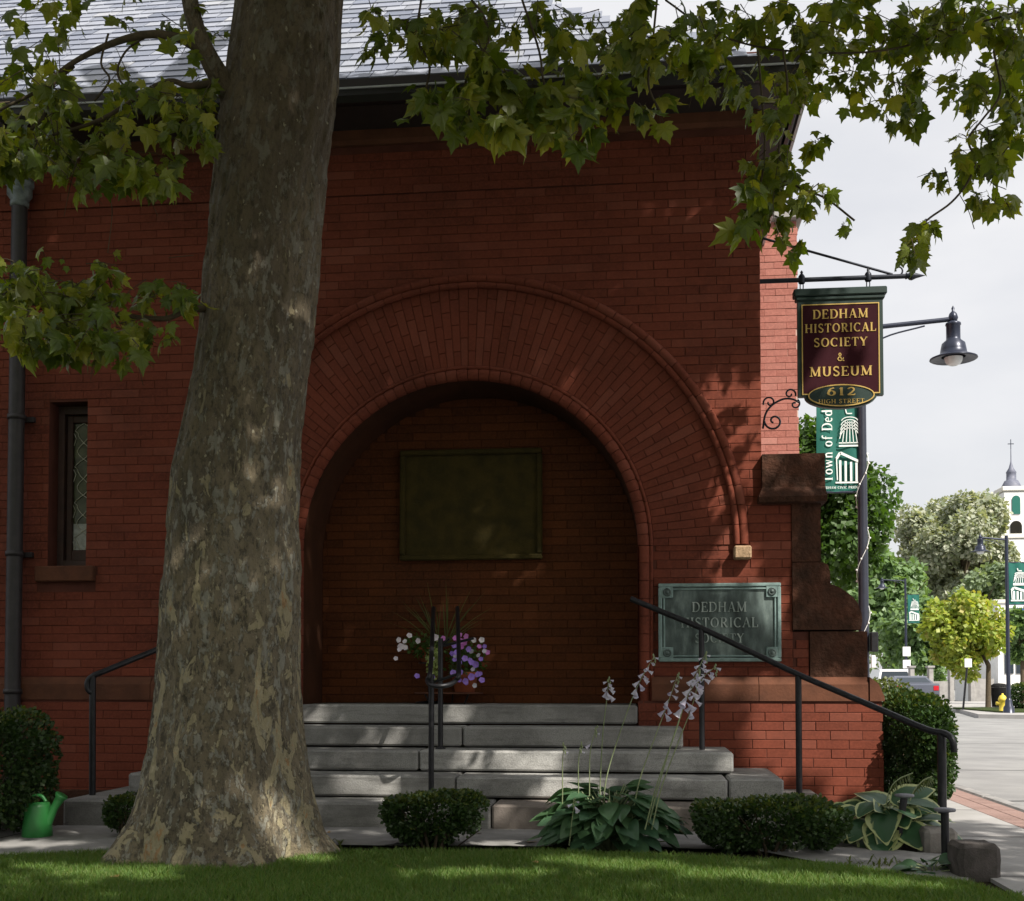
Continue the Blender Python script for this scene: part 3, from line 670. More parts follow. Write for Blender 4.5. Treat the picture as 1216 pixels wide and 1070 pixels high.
# ---- eaves
cz0, cz1 = at_y(400, 172, YW-.05).z, at_y(400, 126, YW-.05).z
xprofile([(YW+.05, cz0), (YW-.03, cz0), (YW-.05, cz0+.03), (YW-.05, cz1-.05), (YW-.09, cz1), (YW+.05, cz1)], XL, XR, 'cornice_stone', M['brownstone'], seg=1.2)
YG = 8.42; ZG = at_y(620, 100, YG).z; XG = at_d(958, 106, YG*.994+.0).x
XG = at_y(957, 106, YG).x
m = MB(); m.box(XL-.2, XG-.03, YG+.04, YW+.0, cz1+.004, ZG-.07); m.box(XR, XG-.03, YW, 18, cz1+.004, ZG-.07); m.build('soffit', M['fascia'], bld)
gp = [(.0, -.01), (-.05, -.01), (-.085, .03), (-.085, .075), (-.07, .075), (-.045, .01), (.0, .01)]
m = MB(); n = len(gp)
path3 = [((XL-.2), 0), (XG, 0)]
m.add([(XL-.2, YG+.05+y, ZG-.06+z) for y, z in gp] + [(XG - y - .05, YG+.05+y, ZG-.06+z) for y, z in gp] + [(XG - y - .05, 18, ZG-.06+z) for y, z in gp],
      [(j, j+n, j+n+1, j+1) for j in range(n-1)] + [(j+n, j+2*n, j+2*n+1, j+n+1) for j in range(n-1)])
m.build('gutter', M['gutter'], bld)
m = MB(); m.box(XL-.2, XG+.03, YG-.045, YG-.02, ZG+.017, ZG+.030); m.box(XG+.032, XG+.055, YG-.02, 18, ZG-.06, ZG+.020); m.build('drip_edge', plain('pale_metal_edge', (.5,.52,.53), (.34,.36,.38), 5, .4), bld)
# ---- roof
RP = R(42); tp = math.tan(RP); YRG = 13.2
zr = ZG + (YRG-YG)*tp; XH = XG - (YRG-YG)
roof = MB(); roof.add([(XL-3, YG, ZG-.02), (XG, YG, ZG-.02), (XH, YRG, zr-.02), (XL-3, YRG, zr-.02)], [(0,1,2,3)])
roof.add([(XG, YG, ZG-.02), (XG, 18.4, ZG-.02), (XH, 18.4, zr-.02), (XH, YRG, zr-.02)], [(0,1,2,3)])
roof.add([(XL-3, YRG, zr-.02), (XH, YRG, zr-.02), (XH, 18.4, zr-.02), (XL-3, 18.4, ZG)], [(0,1,2,3)])
RF = roof.build('roof', M['slate'], bld)
up = Vector((0, math.cos(RP), math.sin(RP))); nr = Vector((0, -math.sin(RP), math.cos(RP)))
EXPO = .19
def slate_mesh(w):
    m = MB(); L = EXPO*1.5; th = .011; a = .0045
    v = []
    for x in (-w/2 + a, w/2 - a):
        for s_, t_ in ((0, 0), (0, th), (L, -.004), (L, th*.2)): v.append(Vector((x, 0, 0)) + up*s_ + nr*(t_ + .006 - s_*.02))
    m.add(v, [(1,5,7,3), (0,4,5,1), (0,1,3,2), (4,6,7,5), (0,2,6,4)]); return m
sl = []; widths = (.19, .22, .25)
for row in range(26):
    s0 = row*EXPO; x = XL - .5 + (row*53 % 11)*.031
    while True:
        w = random.choice(widths); xe = XG - s0*math.cos(RP)
        if x + w > xe: break
        sl.append((x + w/2, s0, w)); x += w
ctr = np.array([(x, YG + s0*math.cos(RP), ZG + s0*math.sin(RP)) for x, s0, w in sl]); sx, sy, sd = proj(ctr)
sc = np.where((sx > 0) & (sx < 1216) & (sy > 0), sd, 99) + np.where((sx > 265) & (sx < 405), 50, 0); single = set(np.argsort(sc)[:300].tolist())
sm = {w: slate_mesh(w) for w in widths}; sme = {w: sm[w].mesh('slate') for w in widths}; rest = MB()
for i, (x, s0, w) in enumerate(sl):
    P0 = Vector((x, YG, ZG)) + up*(s0 + random.uniform(-.006, .006)) + nr*random.uniform(0, .004)
    if i in single: link('slate', sme[w], M['slate'], RF, loc=P0)
    else: rest.add([Vector(v) + P0 for v in sm[w].v], sm[w].f)
rest.build('slate_courses', M['slate'], RF, kind='stuff')
# ---- buttress at the right corner (brownstone, seen in profile)
def X(px, py=700, y=YW): return at_y(px, py, y).x
def Z(py, px=980, y=YW): return at_y(px, py, y).z
bt = MB(); yb = YW - .012
stem = [(XS, Z(667)), (X(975), Z(667)), (X(975), Z(597)), (XS, Z(597))]
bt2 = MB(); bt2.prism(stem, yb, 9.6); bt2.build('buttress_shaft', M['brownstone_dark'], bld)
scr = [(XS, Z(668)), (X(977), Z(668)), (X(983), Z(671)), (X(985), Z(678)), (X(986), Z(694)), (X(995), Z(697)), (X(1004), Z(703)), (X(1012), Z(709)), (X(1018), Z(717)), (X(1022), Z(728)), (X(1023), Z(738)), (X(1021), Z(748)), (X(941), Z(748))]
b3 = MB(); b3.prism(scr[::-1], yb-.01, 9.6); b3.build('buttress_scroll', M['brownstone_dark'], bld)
b4 = MB(); b4.prism([(X(961), ZBT), (X(1029), ZBT), (X(1029), Z(750)), (X(961), Z(750))], yb, 9.6); b4.build('buttress_base', M['brownstone_dark'], bld)
m = MB(); m.prism([(XS-.03, ZBT), (X(960), ZBT), (X(960), Z(750)), (XS-.03, Z(750))], YW+.0105, 9.6); m.build('buttress_core', M['mortar'], bld)
bb0 = bricks; bricks = []
r_ = 0; z = math.ceil(ZBT/CH)*CH
while z + CH < Z(749): course(XS + .004, X(960), z, YW, int(z/CH)); z += CH
m2 = MB()
for a, b, c, d, y in bricks:
    m = brick_mesh(b-a, d-c); m2.add([(v[0]+(a+b)/2, v[1]+y, v[2]+(c+d)/2) for v in m.v], m.f[:5])
m2.build('buttress_bricks', M['brick'], bld, kind='stuff')
e = MB(); x0, x1 = X(1029), XP + .0                  # splayed end of the band
e.prism([(x0+.003, ZBB), (x1+.01, ZBB), (x1+.01, ZBB+.03), (X(1040), Z(812)), (x0+.003, ZBT)], YW-.075, 9.9); e.build('band_end_stone', M['brownstone'], bld)
# cap block with a splayed foot
x0, x1 = X(904, 560), X(978, 560); zt, zs, zf, zb = Z(540), Z(579), Z(592), Z(598)
fp = [(x0, YW-.07, zt), (x1, YW-.07, zt), (x0, YW-.07, zs), (x1, YW-.07, zs), (x0-.035, YW-.15, zf), (x1+.004, YW-.15, zf), (x0-.03, YW-.13, zb), (x1+.004, YW-.13, zb)]
bk = [(x, 9.6, z) for x, y, z in fp]
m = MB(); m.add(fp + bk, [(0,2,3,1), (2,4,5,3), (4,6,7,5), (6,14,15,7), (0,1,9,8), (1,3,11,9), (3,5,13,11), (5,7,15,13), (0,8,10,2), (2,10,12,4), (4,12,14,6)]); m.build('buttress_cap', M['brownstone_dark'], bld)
# ---- chimney breast further back, in the sun
YC = 11.7; cx1 = at_y(948, 400, YC).x; cx0 = XR; cb, ctp = 0, at_y(940, 262, YC).z
m = MB(); m.box(cx0, cx1-.006, YC+.006, YC+1.3, 0, ctp); CHM = m.build('chimney', M['mortar_pale'], bld)
b1 = bricks; bricks = []
for row in range(int(ctp/CH)): course(cx0, cx1, row*CH, YC, row, .21)
mm = {}
k = 0
for a, b, c, d, y in bricks:
    if c < at_y(940, 560, YC).z: continue
    key = round(b-a, 2); mm.setdefault(key, brick_mesh(key, d-c).mesh('chimney_brick')); link('chimney_brick', mm[key], M['brick_pink'], CHM, loc=((a+b)/2, y+random.uniform(-.003, .002), (c+d)/2))
m = MB(); m.box(cx0-.05, cx1+.05, YC-.06, YC+1.36, ctp+.002, ctp+.09, bev=.015); m.box(cx0, cx1-.02, YC, YC+1.3, ctp+.092, ctp+.16, bev=.01); m.build('chimney_cap', M['concrete'], CHM)
# ---- window
m = MB(); yf = YW + .15; fw = .045
for a, b, c, d in ((WX0, WX0+.055, WZ0, WZ1), (WX1-.02, WX1, WZ0, WZ1), (WX0+.055, WX1-.02, WZ1-.07, WZ1), (WX0+.055, WX1-.02, WZ0, WZ0+.06)):
    m.box(a, b, yf, yf+.1, c, d, bev=.004)
WF = m.build('window_frame', M['black'] if False else M['wood_dark'], bld)
SX0, SX1, SZ0, SZ1 = WX0+.055, WX1-.02, WZ0+.06, WZ1-.07
m = MB(); y2 = yf + .045
for a, b, c, d in ((SX0, SX0+.05, SZ0, SZ1), (SX1-.03, SX1, SZ0, SZ1), (SX0+.05, SX1-.03, SZ1-.06, SZ1), (SX0+.05, SX1-.03, SZ0, SZ0+.09)):
    m.box(a, b, y2, y2+.05, c, d, bev=.005)
m.build('sash', M['wood_dark'], WF)
gx0, gx1, gz0, gz1 = SX0+.05, SX1-.03, SZ0+.09, SZ1-.06; ps = gz0 + (gz1-gz0)*.21
m = MB(); m.box(gx0, gx1, y2+.028, y2+.034, ps, gz1); m.build('pane', M['glass'], WF)
m = MB(); m.box(gx0, gx1, y2+.028, y2+.034, gz0, ps-.001); m.build('frosted_pane', M['pane'], WF)
m = MB(); cxw = (gx0+gx1)/2; hw = (gx1-gx0)/2; yy = y2+.019; step = .30; z = gz1
while z > gz0:
    pts = []
    for sg in (-1, 1):
        m.tube([(cxw + sg*hw*math.sin(t*math.pi)**1*.95*(1 if t<.5 else .62), yy, z - t*step*.55) for t in np.linspace(0, 1, 9)] , .0035, 4)
        m.tube([(cxw + sg*hw*.62*math.sin(t*math.pi), yy, z - step*.55 - t*step*.45) for t in np.linspace(0, 1, 8)], .0035, 4)
        m.tube([(cxw + sg*hw, yy, z - step*.28), (cxw + sg*hw*.75, yy, z - step*.42), (cxw + sg*hw, yy, z - step*.62)], .003, 4)
    z -= step
m = MB2 = m; m.build('came', M['came'], WF)
m = MB(); m.box(WX0-.08, WX1+.085, YW-.06, YW+.16, WZ0-.13, WZ0-.004, bev=.01); m.build('window_sill', M['brownstone'], bld)
# ---- downspout
dsx = at_y(21, 400, YW-.12).x; m = MB()
m.tube([(dsx, YW-.12, at_y(21, 235, YW-.12).z), (dsx-.0, YW-.12, .05)], .062, 14)
DS = m.build('downspout', M['lead'], bld)
zh = at_y(24, 232, YW-.12).z
m = MB(); m.lathe([(.062, -.10), (.075, -.09), (.075, -.06), (.065, -.05), (.10, .0), (.10, .04), (.085, .05), (.112, .08), (.112, .12), (.02, .12)], (dsx, YW-.12, zh), 12); m.build('conductor_head', M['leadhead'], DS)
m = MB(); m.tube([(dsx, YW-.12, zh+.1), (dsx, YW-.16, ZG-.35), (dsx, YG+.02, ZG-.05)], .05, 10); m.build('gutter_outlet', M['lead'], DS)
for z in (.9, 2.0, 3.1):
    m = MB(); m.lathe([(.062, -.02), (.072, -.02), (.072, .02), (.062, .02)], (dsx, YW-.12, z), 14); m.box(dsx-.1, dsx+.1, YW-.04, YW-.004, z-.02, z+.02); m.build('pipe_bracket', M['lead'], DS)
# foundation stone at the left
m = MB(); m.box(XL, XC-RI-1.0, YW-.075, YW+.1, -.05, .12, bev=.01); m.build('foundation_stone', M['brownstone_dark'], bld)

# ================================================================== GRANITE STEPS
tops = [FLOOR, .645, .49, .335, .18]; fy = [8.83, 8.50, 8.18, 7.86, 7.55]; rends = [758, 812, 872, 932, 1000]
steps = empty('entrance_steps', (XC, 8.0, 0), 'five grey granite steps climbing to the arched porch', 'steps')
def blk(x0, x1, y0, y1, z0, z1, mat, name='step_block'):
    m = MB(); m.box(x0+.005, x1-.005, y0, y1, z0+.011, z1, bev=.014)
    me = m.mesh(name)
    link(name, me, mat, steps)
joints = [[], [549], [497], [541, 865], [583, 838]]
for k in range(5):
    z1 = tops[k]; z0 = tops[k+1] if k < 4 else -.02
    py = 806 + (CZ - (z0+z1)/2)/fy[k]*F
    xr = at_y(rends[k], py, fy[k]).x; xl = 2*XC - xr
    if k == 0: xr = XC+RI-.002 if True else xr; xl = XC-RI+.002
    xs = [xl] + [at_y(j, py, fy[k]).x for j in joints[k]] + [xr]
    if k in (1, 2): xs.insert(1, xs[1] - 1.35)
    yb_ = YB if k == 0 else YW - .07
    for i, (a, b) in enumerate(zip(xs, xs[1:])):
        dy = random.uniform(-.008, .008)
        mt = M['granite_brown'] if (k == 4 and i == 1) else M['granite']
        blk(a, b, fy[k] + dy, yb_ if k == 0 else fy[k] + .42 if k < 4 and a > xl + .3 and b < xr - .3 else yb_, z0, z1 - (.003 if i % 2 else 0), mt)
    # fill behind short blocks
m = MB(); m.box(2*XC - at_y(872, 900, 8.18).x + .1, at_y(872, 900, 8.18).x - .1, 8.4, YW-.08, .0, .48); m.build('core', M['soil'], steps)
# ================================================================== RAILINGS
def flat_rail(m, pts, w=.045, t=.02):  # moulded handrail: wide flat oval bar
    m.tube(pts, .021, 10)
# right handrail
a = at_y(749, 711, 8.55); b = at_y(833, 746, 8.45); c = at_y(948, 801, 8.25); d = at_d(1100, 866, 7.45); e = at_d(1122, 871, 7.35); 
rr = empty('handrail', (b.x, b.y, 0), 'black iron handrail sloping down past the wall plaque', 'handrail', 'handrails of the steps')
m = MB(); f1 = at_d(1131, 879, 7.3); f2 = at_d(1133, 893, 7.3); flat_rail(m, spline([a, (a+b)/2, b, (b+c)/2, c, (c*2+d)/3, (c+d*2)/3, d, e, f1, f2], 4)); m.build('rail', M['iron'], rr)
m = MB(); m.tube([b - Vector((0,0,.01)), Vector((b.x, b.y, .49))], .02, 8); m.build('post', M['iron'], rr)
m = MB(); m.tube([c - Vector((0,0,.01)), Vector((c.x, c.y, .10))], .022, 8); m.build('post', M['iron'], rr)
pe = at_d(1118, 872, 7.38); m = MB(); m.tube([pe, Vector((pe.x, pe.y, .0))], .028, 8); m.build('post', M['iron'], rr)
# left handrail
la = at_y(230, 752, 8.4); lb = at_y(187, 771, 8.2); lc = at_y(124, 797, 7.9); lr = empty('handrail', (lc.x, lc.y, 0), 'black iron handrail with a curled end, left of the tree trunk', 'handrail', 'handrails of the steps')
ld_ = at_y(110, 803, 7.85); m = MB()
flat_rail(m, spline([la, lb, (lb+lc)/2, lc, ld_, at_y(104, 810, 7.84), at_y(105, 819, 7.84), at_y(110, 823, 7.84)], 5)); m.build('rail', M['iron'], lr)
m = MB(); m.tube([ld_, Vector((ld_.x+.01, 7.85, .02))], .024, 8); m.build('post', M['iron'], lr)
m = MB(); q = at_y(187, 771, 8.2); 
m.tube([la, Vector((la.x, 8.4, .49))], .02, 8); m.build('post', M['iron'], lr)
# centre railing: two bars joined by a loop, seen end on
xc_ = at_y(523, 812, 7.45).x; zl = at_y(523, 811, 7.45).z; yt = 9.0; zt_ = at_y(530, 722, yt).z; w = .095
cr = empty('centre_railing', (xc_, 7.7, 0), 'slim black iron centre railing with a looped end on the steps', 'railing')
m = MB(); xt = at_y(529, 712, yt).x
L_ = [(xt - w*1.0, yt, zt_), (xc_ - w, 7.62, zl+.10), (xc_ - w, 7.50, zl+.02), (xc_ - w*.6, 7.42, zl-.012), (xc_, 7.39, zl-.02), (xc_ + w*.6, 7.42, zl-.012), (xc_ + w, 7.50, zl+.02), (xc_ + w, 7.62, zl+.10), (xt + w*1.0, yt, zt_)]
m.tube(spline(L_, 6), .016, 10); m.build('rail', M['iron'], cr)
for (px_, py_, yy, zb_, zt2) in ((512, 946, 7.62, .17, zl+.06), (523, 890, 8.35, .48, zl + (zt_-zl)*(8.35-7.55)/(yt-7.55))):
    X_ = at_y(px_, py_, yy).x; m = MB(); m.tube([(X_, yy, zb_), (X_, yy, zt2)], .019, 8); m.tube([(X_, yy, zt2-.06), (xc_-w*.95, yy, zt2-.0)], .010, 6); m.tube([(X_, yy, zt2-.06), (xc_+w*.95, yy, zt2-.0)], .010, 6)
    m.lathe([(.04, 0), (.04, .012), (.02, .03)], (X_, yy, zb_), 10); m.build('post', M['iron'], cr)
# path stakes with flat caps
for px_, py0, py1, dd, lab in ((1074, 945, 996, 6.75, 'short dark metal stake with a flat cap among the variegated leaves'), (1122, 962, 1036, 6.1, 'taller dark metal stake with a flat pale cap beside the granite posts')):
    tpt = at_d(px_, py0, dd); bz = .0; st = empty('path_light', (tpt.x, tpt.y, 0), lab, 'path light', 'path lights at the lawn edge')
    m = MB(); m.tube([(tpt.x - (.05 if px_ < 1100 else 0), tpt.y, bz), (tpt.x, tpt.y, tpt.z)], .021, 8); m.build('stake', M['iron'], st)
    m = MB(); m.lathe([(.02, -.012), (.052, -.006), (.056, 0), (.054, .008), (.03, .012), (.001, .014)], tpt, 16); m.build('cap', plain('worn_grey_cap', (.22,.22,.25), (.12,.12,.14), 10, .45), st)

# ================================================================== WALL PLAQUE
px0, px1, pz0, pz1 = 782, 927, 786, 692
yq = YW - .035; A = at_y(px0, pz0, yq); B = at_y(px1, pz1, yq); cxp, czp = (A.x+B.x)/2, (A.z+B.z)/2; pw, ph = B.x-A.x, B.z-A.z
pl = empty('bronze_plaque', (cxp, yq, czp), 'greenish bronze plaque with raised letters fixed to the brick wall', 'plaque')
m = MB(); m.box(A.x+.01, B.x-.01, yq, YW-.003, A.z+.01, B.z-.01); m.build('plate', M['bronze'], pl)
def frame(x0, x1, z0, z1, w, y0, y1, name, mat, parent, bev=.004):
    m = MB()
    m.box(x0, x1, y0, y1, z1-w, z1, bev=bev); m.box(x0, x1, y0, y1, z0, z0+w, bev=bev); m.box(x0, x0+w, y0+.0006, y1, z0+w, z1-w, bev=bev); m.box(x1-w, x1, y0+.0006, y1, z0+w, z1-w, bev=bev)
    return m.build(name, mat, parent)
frame(A.x, B.x, A.z, B.z, .028, yq-.022, YW-.004, 'outer_frame', M['patina'], pl, .006)
frame(A.x+.036, B.x-.036, A.z+.036, B.z-.036, .014, yq-.016, yq+.004, 'inner_frame', M['patina'], pl)
for sx in (-1, 1):
    for sz in (-1, 1):
        cx, cz = cxp + sx*(pw/2-.066), czp + sz*(ph/2-.066)
        m = MB(); m.box(cx-.045, cx+.045, yq-.0185, yq+.003, cz-.045, cz+.045, bev=.004); ro = m.build('corner_block', M['patina'], pl)
        m = MB(); m.lathe([(.032, .0), (.030, .008), (.022, .010), (.020, .006), (.013, .012), (.006, .016), (.0001, .017)], (cx, yq-.0185, cz), 14, (0,-1,0)); m.build('rosette', M['bronze'], ro)
LB = plain('worn_letter_bronze', (.40,.46,.43), (.18,.23,.21), 16, .5, .2, 90, .002, .3)
for txt, dz, hh in (('DEDHAM', .118, .075), ('HISTORICAL', .0, .075), ('SOCIETY', -.118, .068)):
    tm, wd = lettering(txt, hh, .009, .10, 1.0, 0, .95)
    put_text(tm, (cxp, yq-.0005, czp + dz), 'raised_letter', LB, pl, min(1, (pw-.2)/wd))
# tablet inside the porch
A = at_y(475, 665, YB-.06); B = at_y(643, 532, YB-.06)
tb = empty('porch_tablet', ((A.x+B.x)/2, YB-.05, A.z), 'large dark green tablet on the back wall inside the porch', 'tablet')
m = MB(); m.box(A.x+.01, B.x-.01, YB-.03, YB-.004, A.z+.01, B.z-.01, bev=.004); m.build('plate', M['tablet'], tb)
frame(A.x-.005, B.x+.005, A.z-.005, B.z+.005, .045, YB-.07, YB-.02, 'frame', M['tablet'], tb, .01)

# ================================================================== HANGING SIGN AND ITS BRACKET
YS = 9.05
def S_(px, py, y=YS): return at_y(px, py, y)
bk_ = empty('sign_bracket', (XR, YS, S_(905,335).z), 'black wrought iron bracket with spear tip and scrolls on the corner', 'bracket')
m = MB(); b0_ = Vector((XR-.02, YS, S_(1075,328).z)); b1_ = Vector((S_(1075,328).x, YS, S_(1075,328).z))
m.tube([b0_, b1_], .019, 8); m.build('arm', M['sign_iron'], bk_)
m = MB(); m.lathe([(.019, 0), (.026, .005), (.019, .02), (.03, .03), (.034, .05), (.02, .08), (.001, .15)], b1_, 10, (1,0,0)); m.build('spear_tip', M['sign_iron'], bk_)
m = MB(); m.tube([(XR-.02, YS, S_(905, 280).z), (S_(1060,326).x, YS, S_(1060,326).z)], .0095, 6); m.build('tie_rod', M['sign_iron'], bk_)
def curl(m, cx, cz, r0, a0, turns, rad=.007, y=YS, sgn=1, shrink=.25):
    pts = []; n = int(26*abs(turns))
    for i in range(n+1):
        t = i/n; r = r0*(1 - (1-shrink)*t); a = R(a0) + sgn*t*turns*2*math.pi
        pts.append((cx + r*math.cos(a), y, cz + r*math.sin(a)))
    m.tube(pts, rad, 6); return pts
m = MB(); p = S_(1066, 321); curl(m, p.x, p.z, .045, -90, .85, .007); m.build('scroll', M['sign_iron'], bk_)
for px_ in (952, 1031):
    p = S_(px_, 332); m = MB(); m.lathe([(.024, -.028), (.026, -.02), (.026, .02), (.024, .03), (.008, .05), (.012, .06), (.001, .075)], (p.x, YS, b0_.z), 8, (0,0,1)); m.build('collar', M['sign_iron'], bk_)
sc_ = MB()                                     # scrollwork steadying the foot of the sign
P = lambda a, b: (S_(a, b).x, YS, S_(a, b).z)
sc_.tube(spline([P(906, 509), P(909, 492), P(917, 481), P(930, 474), P(941, 474), P(949, 478)], 6), .0085, 6)
q = S_(919, 500); curl(sc_, q.x, q.z, .072, 180, 1.2, .008, sgn=1, shrink=.15)
q = S_(914, 478); curl(sc_, q.x, q.z, .05, 200, 1.1, .007, sgn=-1, shrink=.2)
q = S_(938, 468); curl(sc_, q.x, q.z, .045, -20, 1.1, .007, sgn=1, shrink=.2)
q = S_(944, 480); curl(sc_, q.x, q.z, .04, 60, 1.0, .007, sgn=-1, shrink=.2)
sc_.build('lower_scrolls', M['sign_iron'], bk_)
# sign board
sx0, sx1 = S_(947, 410).x, S_(1048, 410).x; zt1, zt0 = S_(997, 345).z, S_(997, 357).z; zsb = S_(997, 471).z; scx = (sx0+sx1)/2
sg = empty('hanging_sign', (scx, YS, zt1), 'dark maroon hanging sign with gold lettering and green frame', 'sign')
m = MB(); rx = (sx1-sx0)/2
def board(x0, x1, zt, zb, r_side, drop, n=16):
    cx = (x0+x1)/2; hw = (x1-x0)/2 - r_side
    return [(x0, zt), (x0, zb)] + [(cx - hw*math.cos(math.pi*i/n), zb - drop*math.sin(math.pi*i/n)) for i in range(n+1)] + [(x1, zb), (x1, zt)]
pol = board(sx0, sx1, zt0, zsb, .05, .095)
m.prism(pol, YS-.025, YS+.025); m.build('frame_board', M['signgreen'], sg)
m = MB(); m.box(sx0-.03, sx1+.03, YS-.05, YS+.05, zt0+.03, zt1+.01, bev=.008); m.box(sx0-.015, sx1+.015, YS-.038, YS+.038, zt0, zt0+.029, bev=.006); m.build('top_moulding', M['signgreen'], sg)
def ring_strip(poly_out, poly_in, y, name, mat):
    m = MB(); n = len(poly_out); m.add([(x, y, z) for x, z in poly_out] + [(x, y, z) for x, z in poly_in] + [(x, y+.006, z) for x, z in poly_out] + [(x, y+.006, z) for x, z in poly_in],
        [(i, (i+1)%n, (i+1)%n+n, i+n) for i in range(n)] + [(i, i+2*n, (i+1)%n+2*n, (i+1)%n) for i in range(n)]); return m.build(name, mat, sg)
ix0, ix1 = sx0+.028, sx1-.028; it, ib = zt0-.032, zsb+.012
m = MB(); m.box(ix0+.006, ix1-.006, YS-.0285, YS-.02, ib+.006, it-.006); m.build('panel', M['maroon'], sg)
# gold line and the oval number panel
o_ = [(ix0, it), (ix0, ib), (ix1, ib), (ix1, it)]; i_ = [(ix0+.008, it-.008), (ix0+.008, ib+.008), (ix1-.008, ib+.008), (ix1-.008, it-.008)]
ring_strip(o_, i_, YS-.033, 'gold_line', M['gold'])
ocz = zsb + .0; orx, orz = rx-.07, .085
def ell(rx_, rz_, n=32): return [(scx + rx_*math.cos(2*math.pi*i/n), ocz + rz_*math.sin(2*math.pi*i/n)) for i in range(n)]
m = MB(); m.prism(ell(orx, orz), YS-.042, YS-.026); m.build('oval_panel', M['signgreen'], sg)
ring_strip(ell(orx, orz), ell(orx-.009, orz-.009), YS-.047, 'oval_gold_line', M['gold'])
def sign_text(txt, py, hpx, wpx, y=YS-.0292, xs=1.0, wt=1.15, dep=.004):
    h = hpx*.97/F*YS*1.0; tm, wd = lettering(txt, h, dep, .12, xs, 0, wt); tw = wpx/F*YS; k = tw/wd
    put_text(tm, (scx, y, S_(997, py).z), 'gold_letter', M['gold'], sg, k)
sign_text('DEDHAM', 374, 11, 63); sign_text('HISTORICAL', 390.5, 10.5, 81); sign_text('SOCIETY', 407.5, 10.5, 61); sign_text('&', 425, 10, 9); sign_text('MUSEUM', 442, 11.5, 71)
sign_text('612', 466.5, 9.5, 33, YS-.0425); sign_text('HIGH STREET', 478, 5, 52, YS-.0425, wt=1.0)
for px_ in (952, 1031):
    p = S_(px_, 340); m = MB(); m.tube([(p.x + .012*math.cos(t), YS, (b0_.z + zt1)/2 - .004 + (abs(b0_.z - zt1)/2 - .004)*math.sin(t)) for t in np.linspace(0, 2*math.pi, 12)], .0045, 5, cap=False); m.build('hanging_link', M['sign_iron'], sg)

# ================================================================== STREET LAMPS
def banner(parent, x0, x1, z0, z1, y, full):
    m = MB(); n = 10; nz = 14
    vs = []
    for j in range(nz+1):
        for i in range(n+1): vs.append((x0 + (x1-x0)*i/n, y + .012*math.sin(i*1.1 + j*.35), z0 + (z1-z0)*j/nz))
    fs = [(j*(n+1)+i, j*(n+1)+i+1, (j+1)*(n+1)+i+1, (j+1)*(n+1)+i) for j in range(nz) for i in range(n)]
    m.add(vs, fs, True); m.add([(a, b+.006, c) for a, b, c in vs], [f[::-1] for f in fs], True)
    bo = m.build('banner', M['banner'], parent); W_, H_ = x1-x0, z1-z0; yy = y - .022
    d = MB()
    def ln(pts, w=.012):
        pts = [Vector((x0 + u*W_, yy, z0 + v*H_)) for u, v in pts]
        for p, q in zip(pts, pts[1:]):
            t = (q-p).normalized(); nn = Vector((-t.z, 0, t.x))*w/2; d.add([p-nn, q-nn, q+nn, p+nn, p-nn+Vector((0,.003,0)), q-nn+Vector((0,.003,0)), q+nn+Vector((0,.003,0)), p+nn+Vector((0,.003,0))], [(0,1,2,3), (0,4,5,1), (1,5,6,2), (2,6,7,3), (3,7,4,0)])
    # a domed building with a columned porch
    k = .012 if full else .03
    ox = .42 if full else .1; s = .56 if full else .85
    def U(pts, w=k): ln([(ox + u*s, v) for u, v in pts], w)
    for q_ in range(5):
        rr = .44 - q_*.0; U([(.5 + .42*math.cos(R(a))*(1-q_*.05) + .1, .52 + .05*q_ + (.30 - .05*q_)*math.sin(R(a))*.9*.5) for a in range(10, 171, 20)], k*.8)
    for a in (-.3, -.15, 0, .15, .3): U([(.6 + a, .50), (.6 + a*.6, .72)], k*.7)
    U([(.15,.50), (1.0,.50)]); U([(.15,.47), (1.0,.47)], k*1.6)
    U([(.05,.34), (.20,.40), (1.02,.30)], k*2.4); U([(.05,.34), (.08,.12)], k); 
    for a in (.2, .42, .64, .86, 1.0): U([(a, .10), (a, .33 - a*.04)], k*2.0)
    U([(.0,.095), (1.02,.095)], k*1.5); U([(.42,.86), (.48,.80), (.7,.80)], k)
    d.build('line_drawing', M['bannerwhite'], bo)
    if full:
        tm, wd = lettering('Town of Dedham', H_*.083*1.25, .002, .08, .95, 0, 1.0); kk = (H_*1.06)/wd if False else 1
        put_text(tm, (x0 + W_*.235, yy, z0 + H_*.10 + wd/2), 'banner_letter', M['bannerwhite'], bo, 1.0, Vector((0,0,1)), Vector((-1,0,0)))
        tm, wd = lettering('DEDHAM CIVIC PRIDE', H_*.024, .002, .12, 1.0, 0, 1.1); kk = W_*.85/wd
        put_text(tm, (x0 + W_*.52, yy, z0 + H_*.045), 'banner_small_lettering', M['bannerwhite'], bo, kk, joined=True)
    return bo
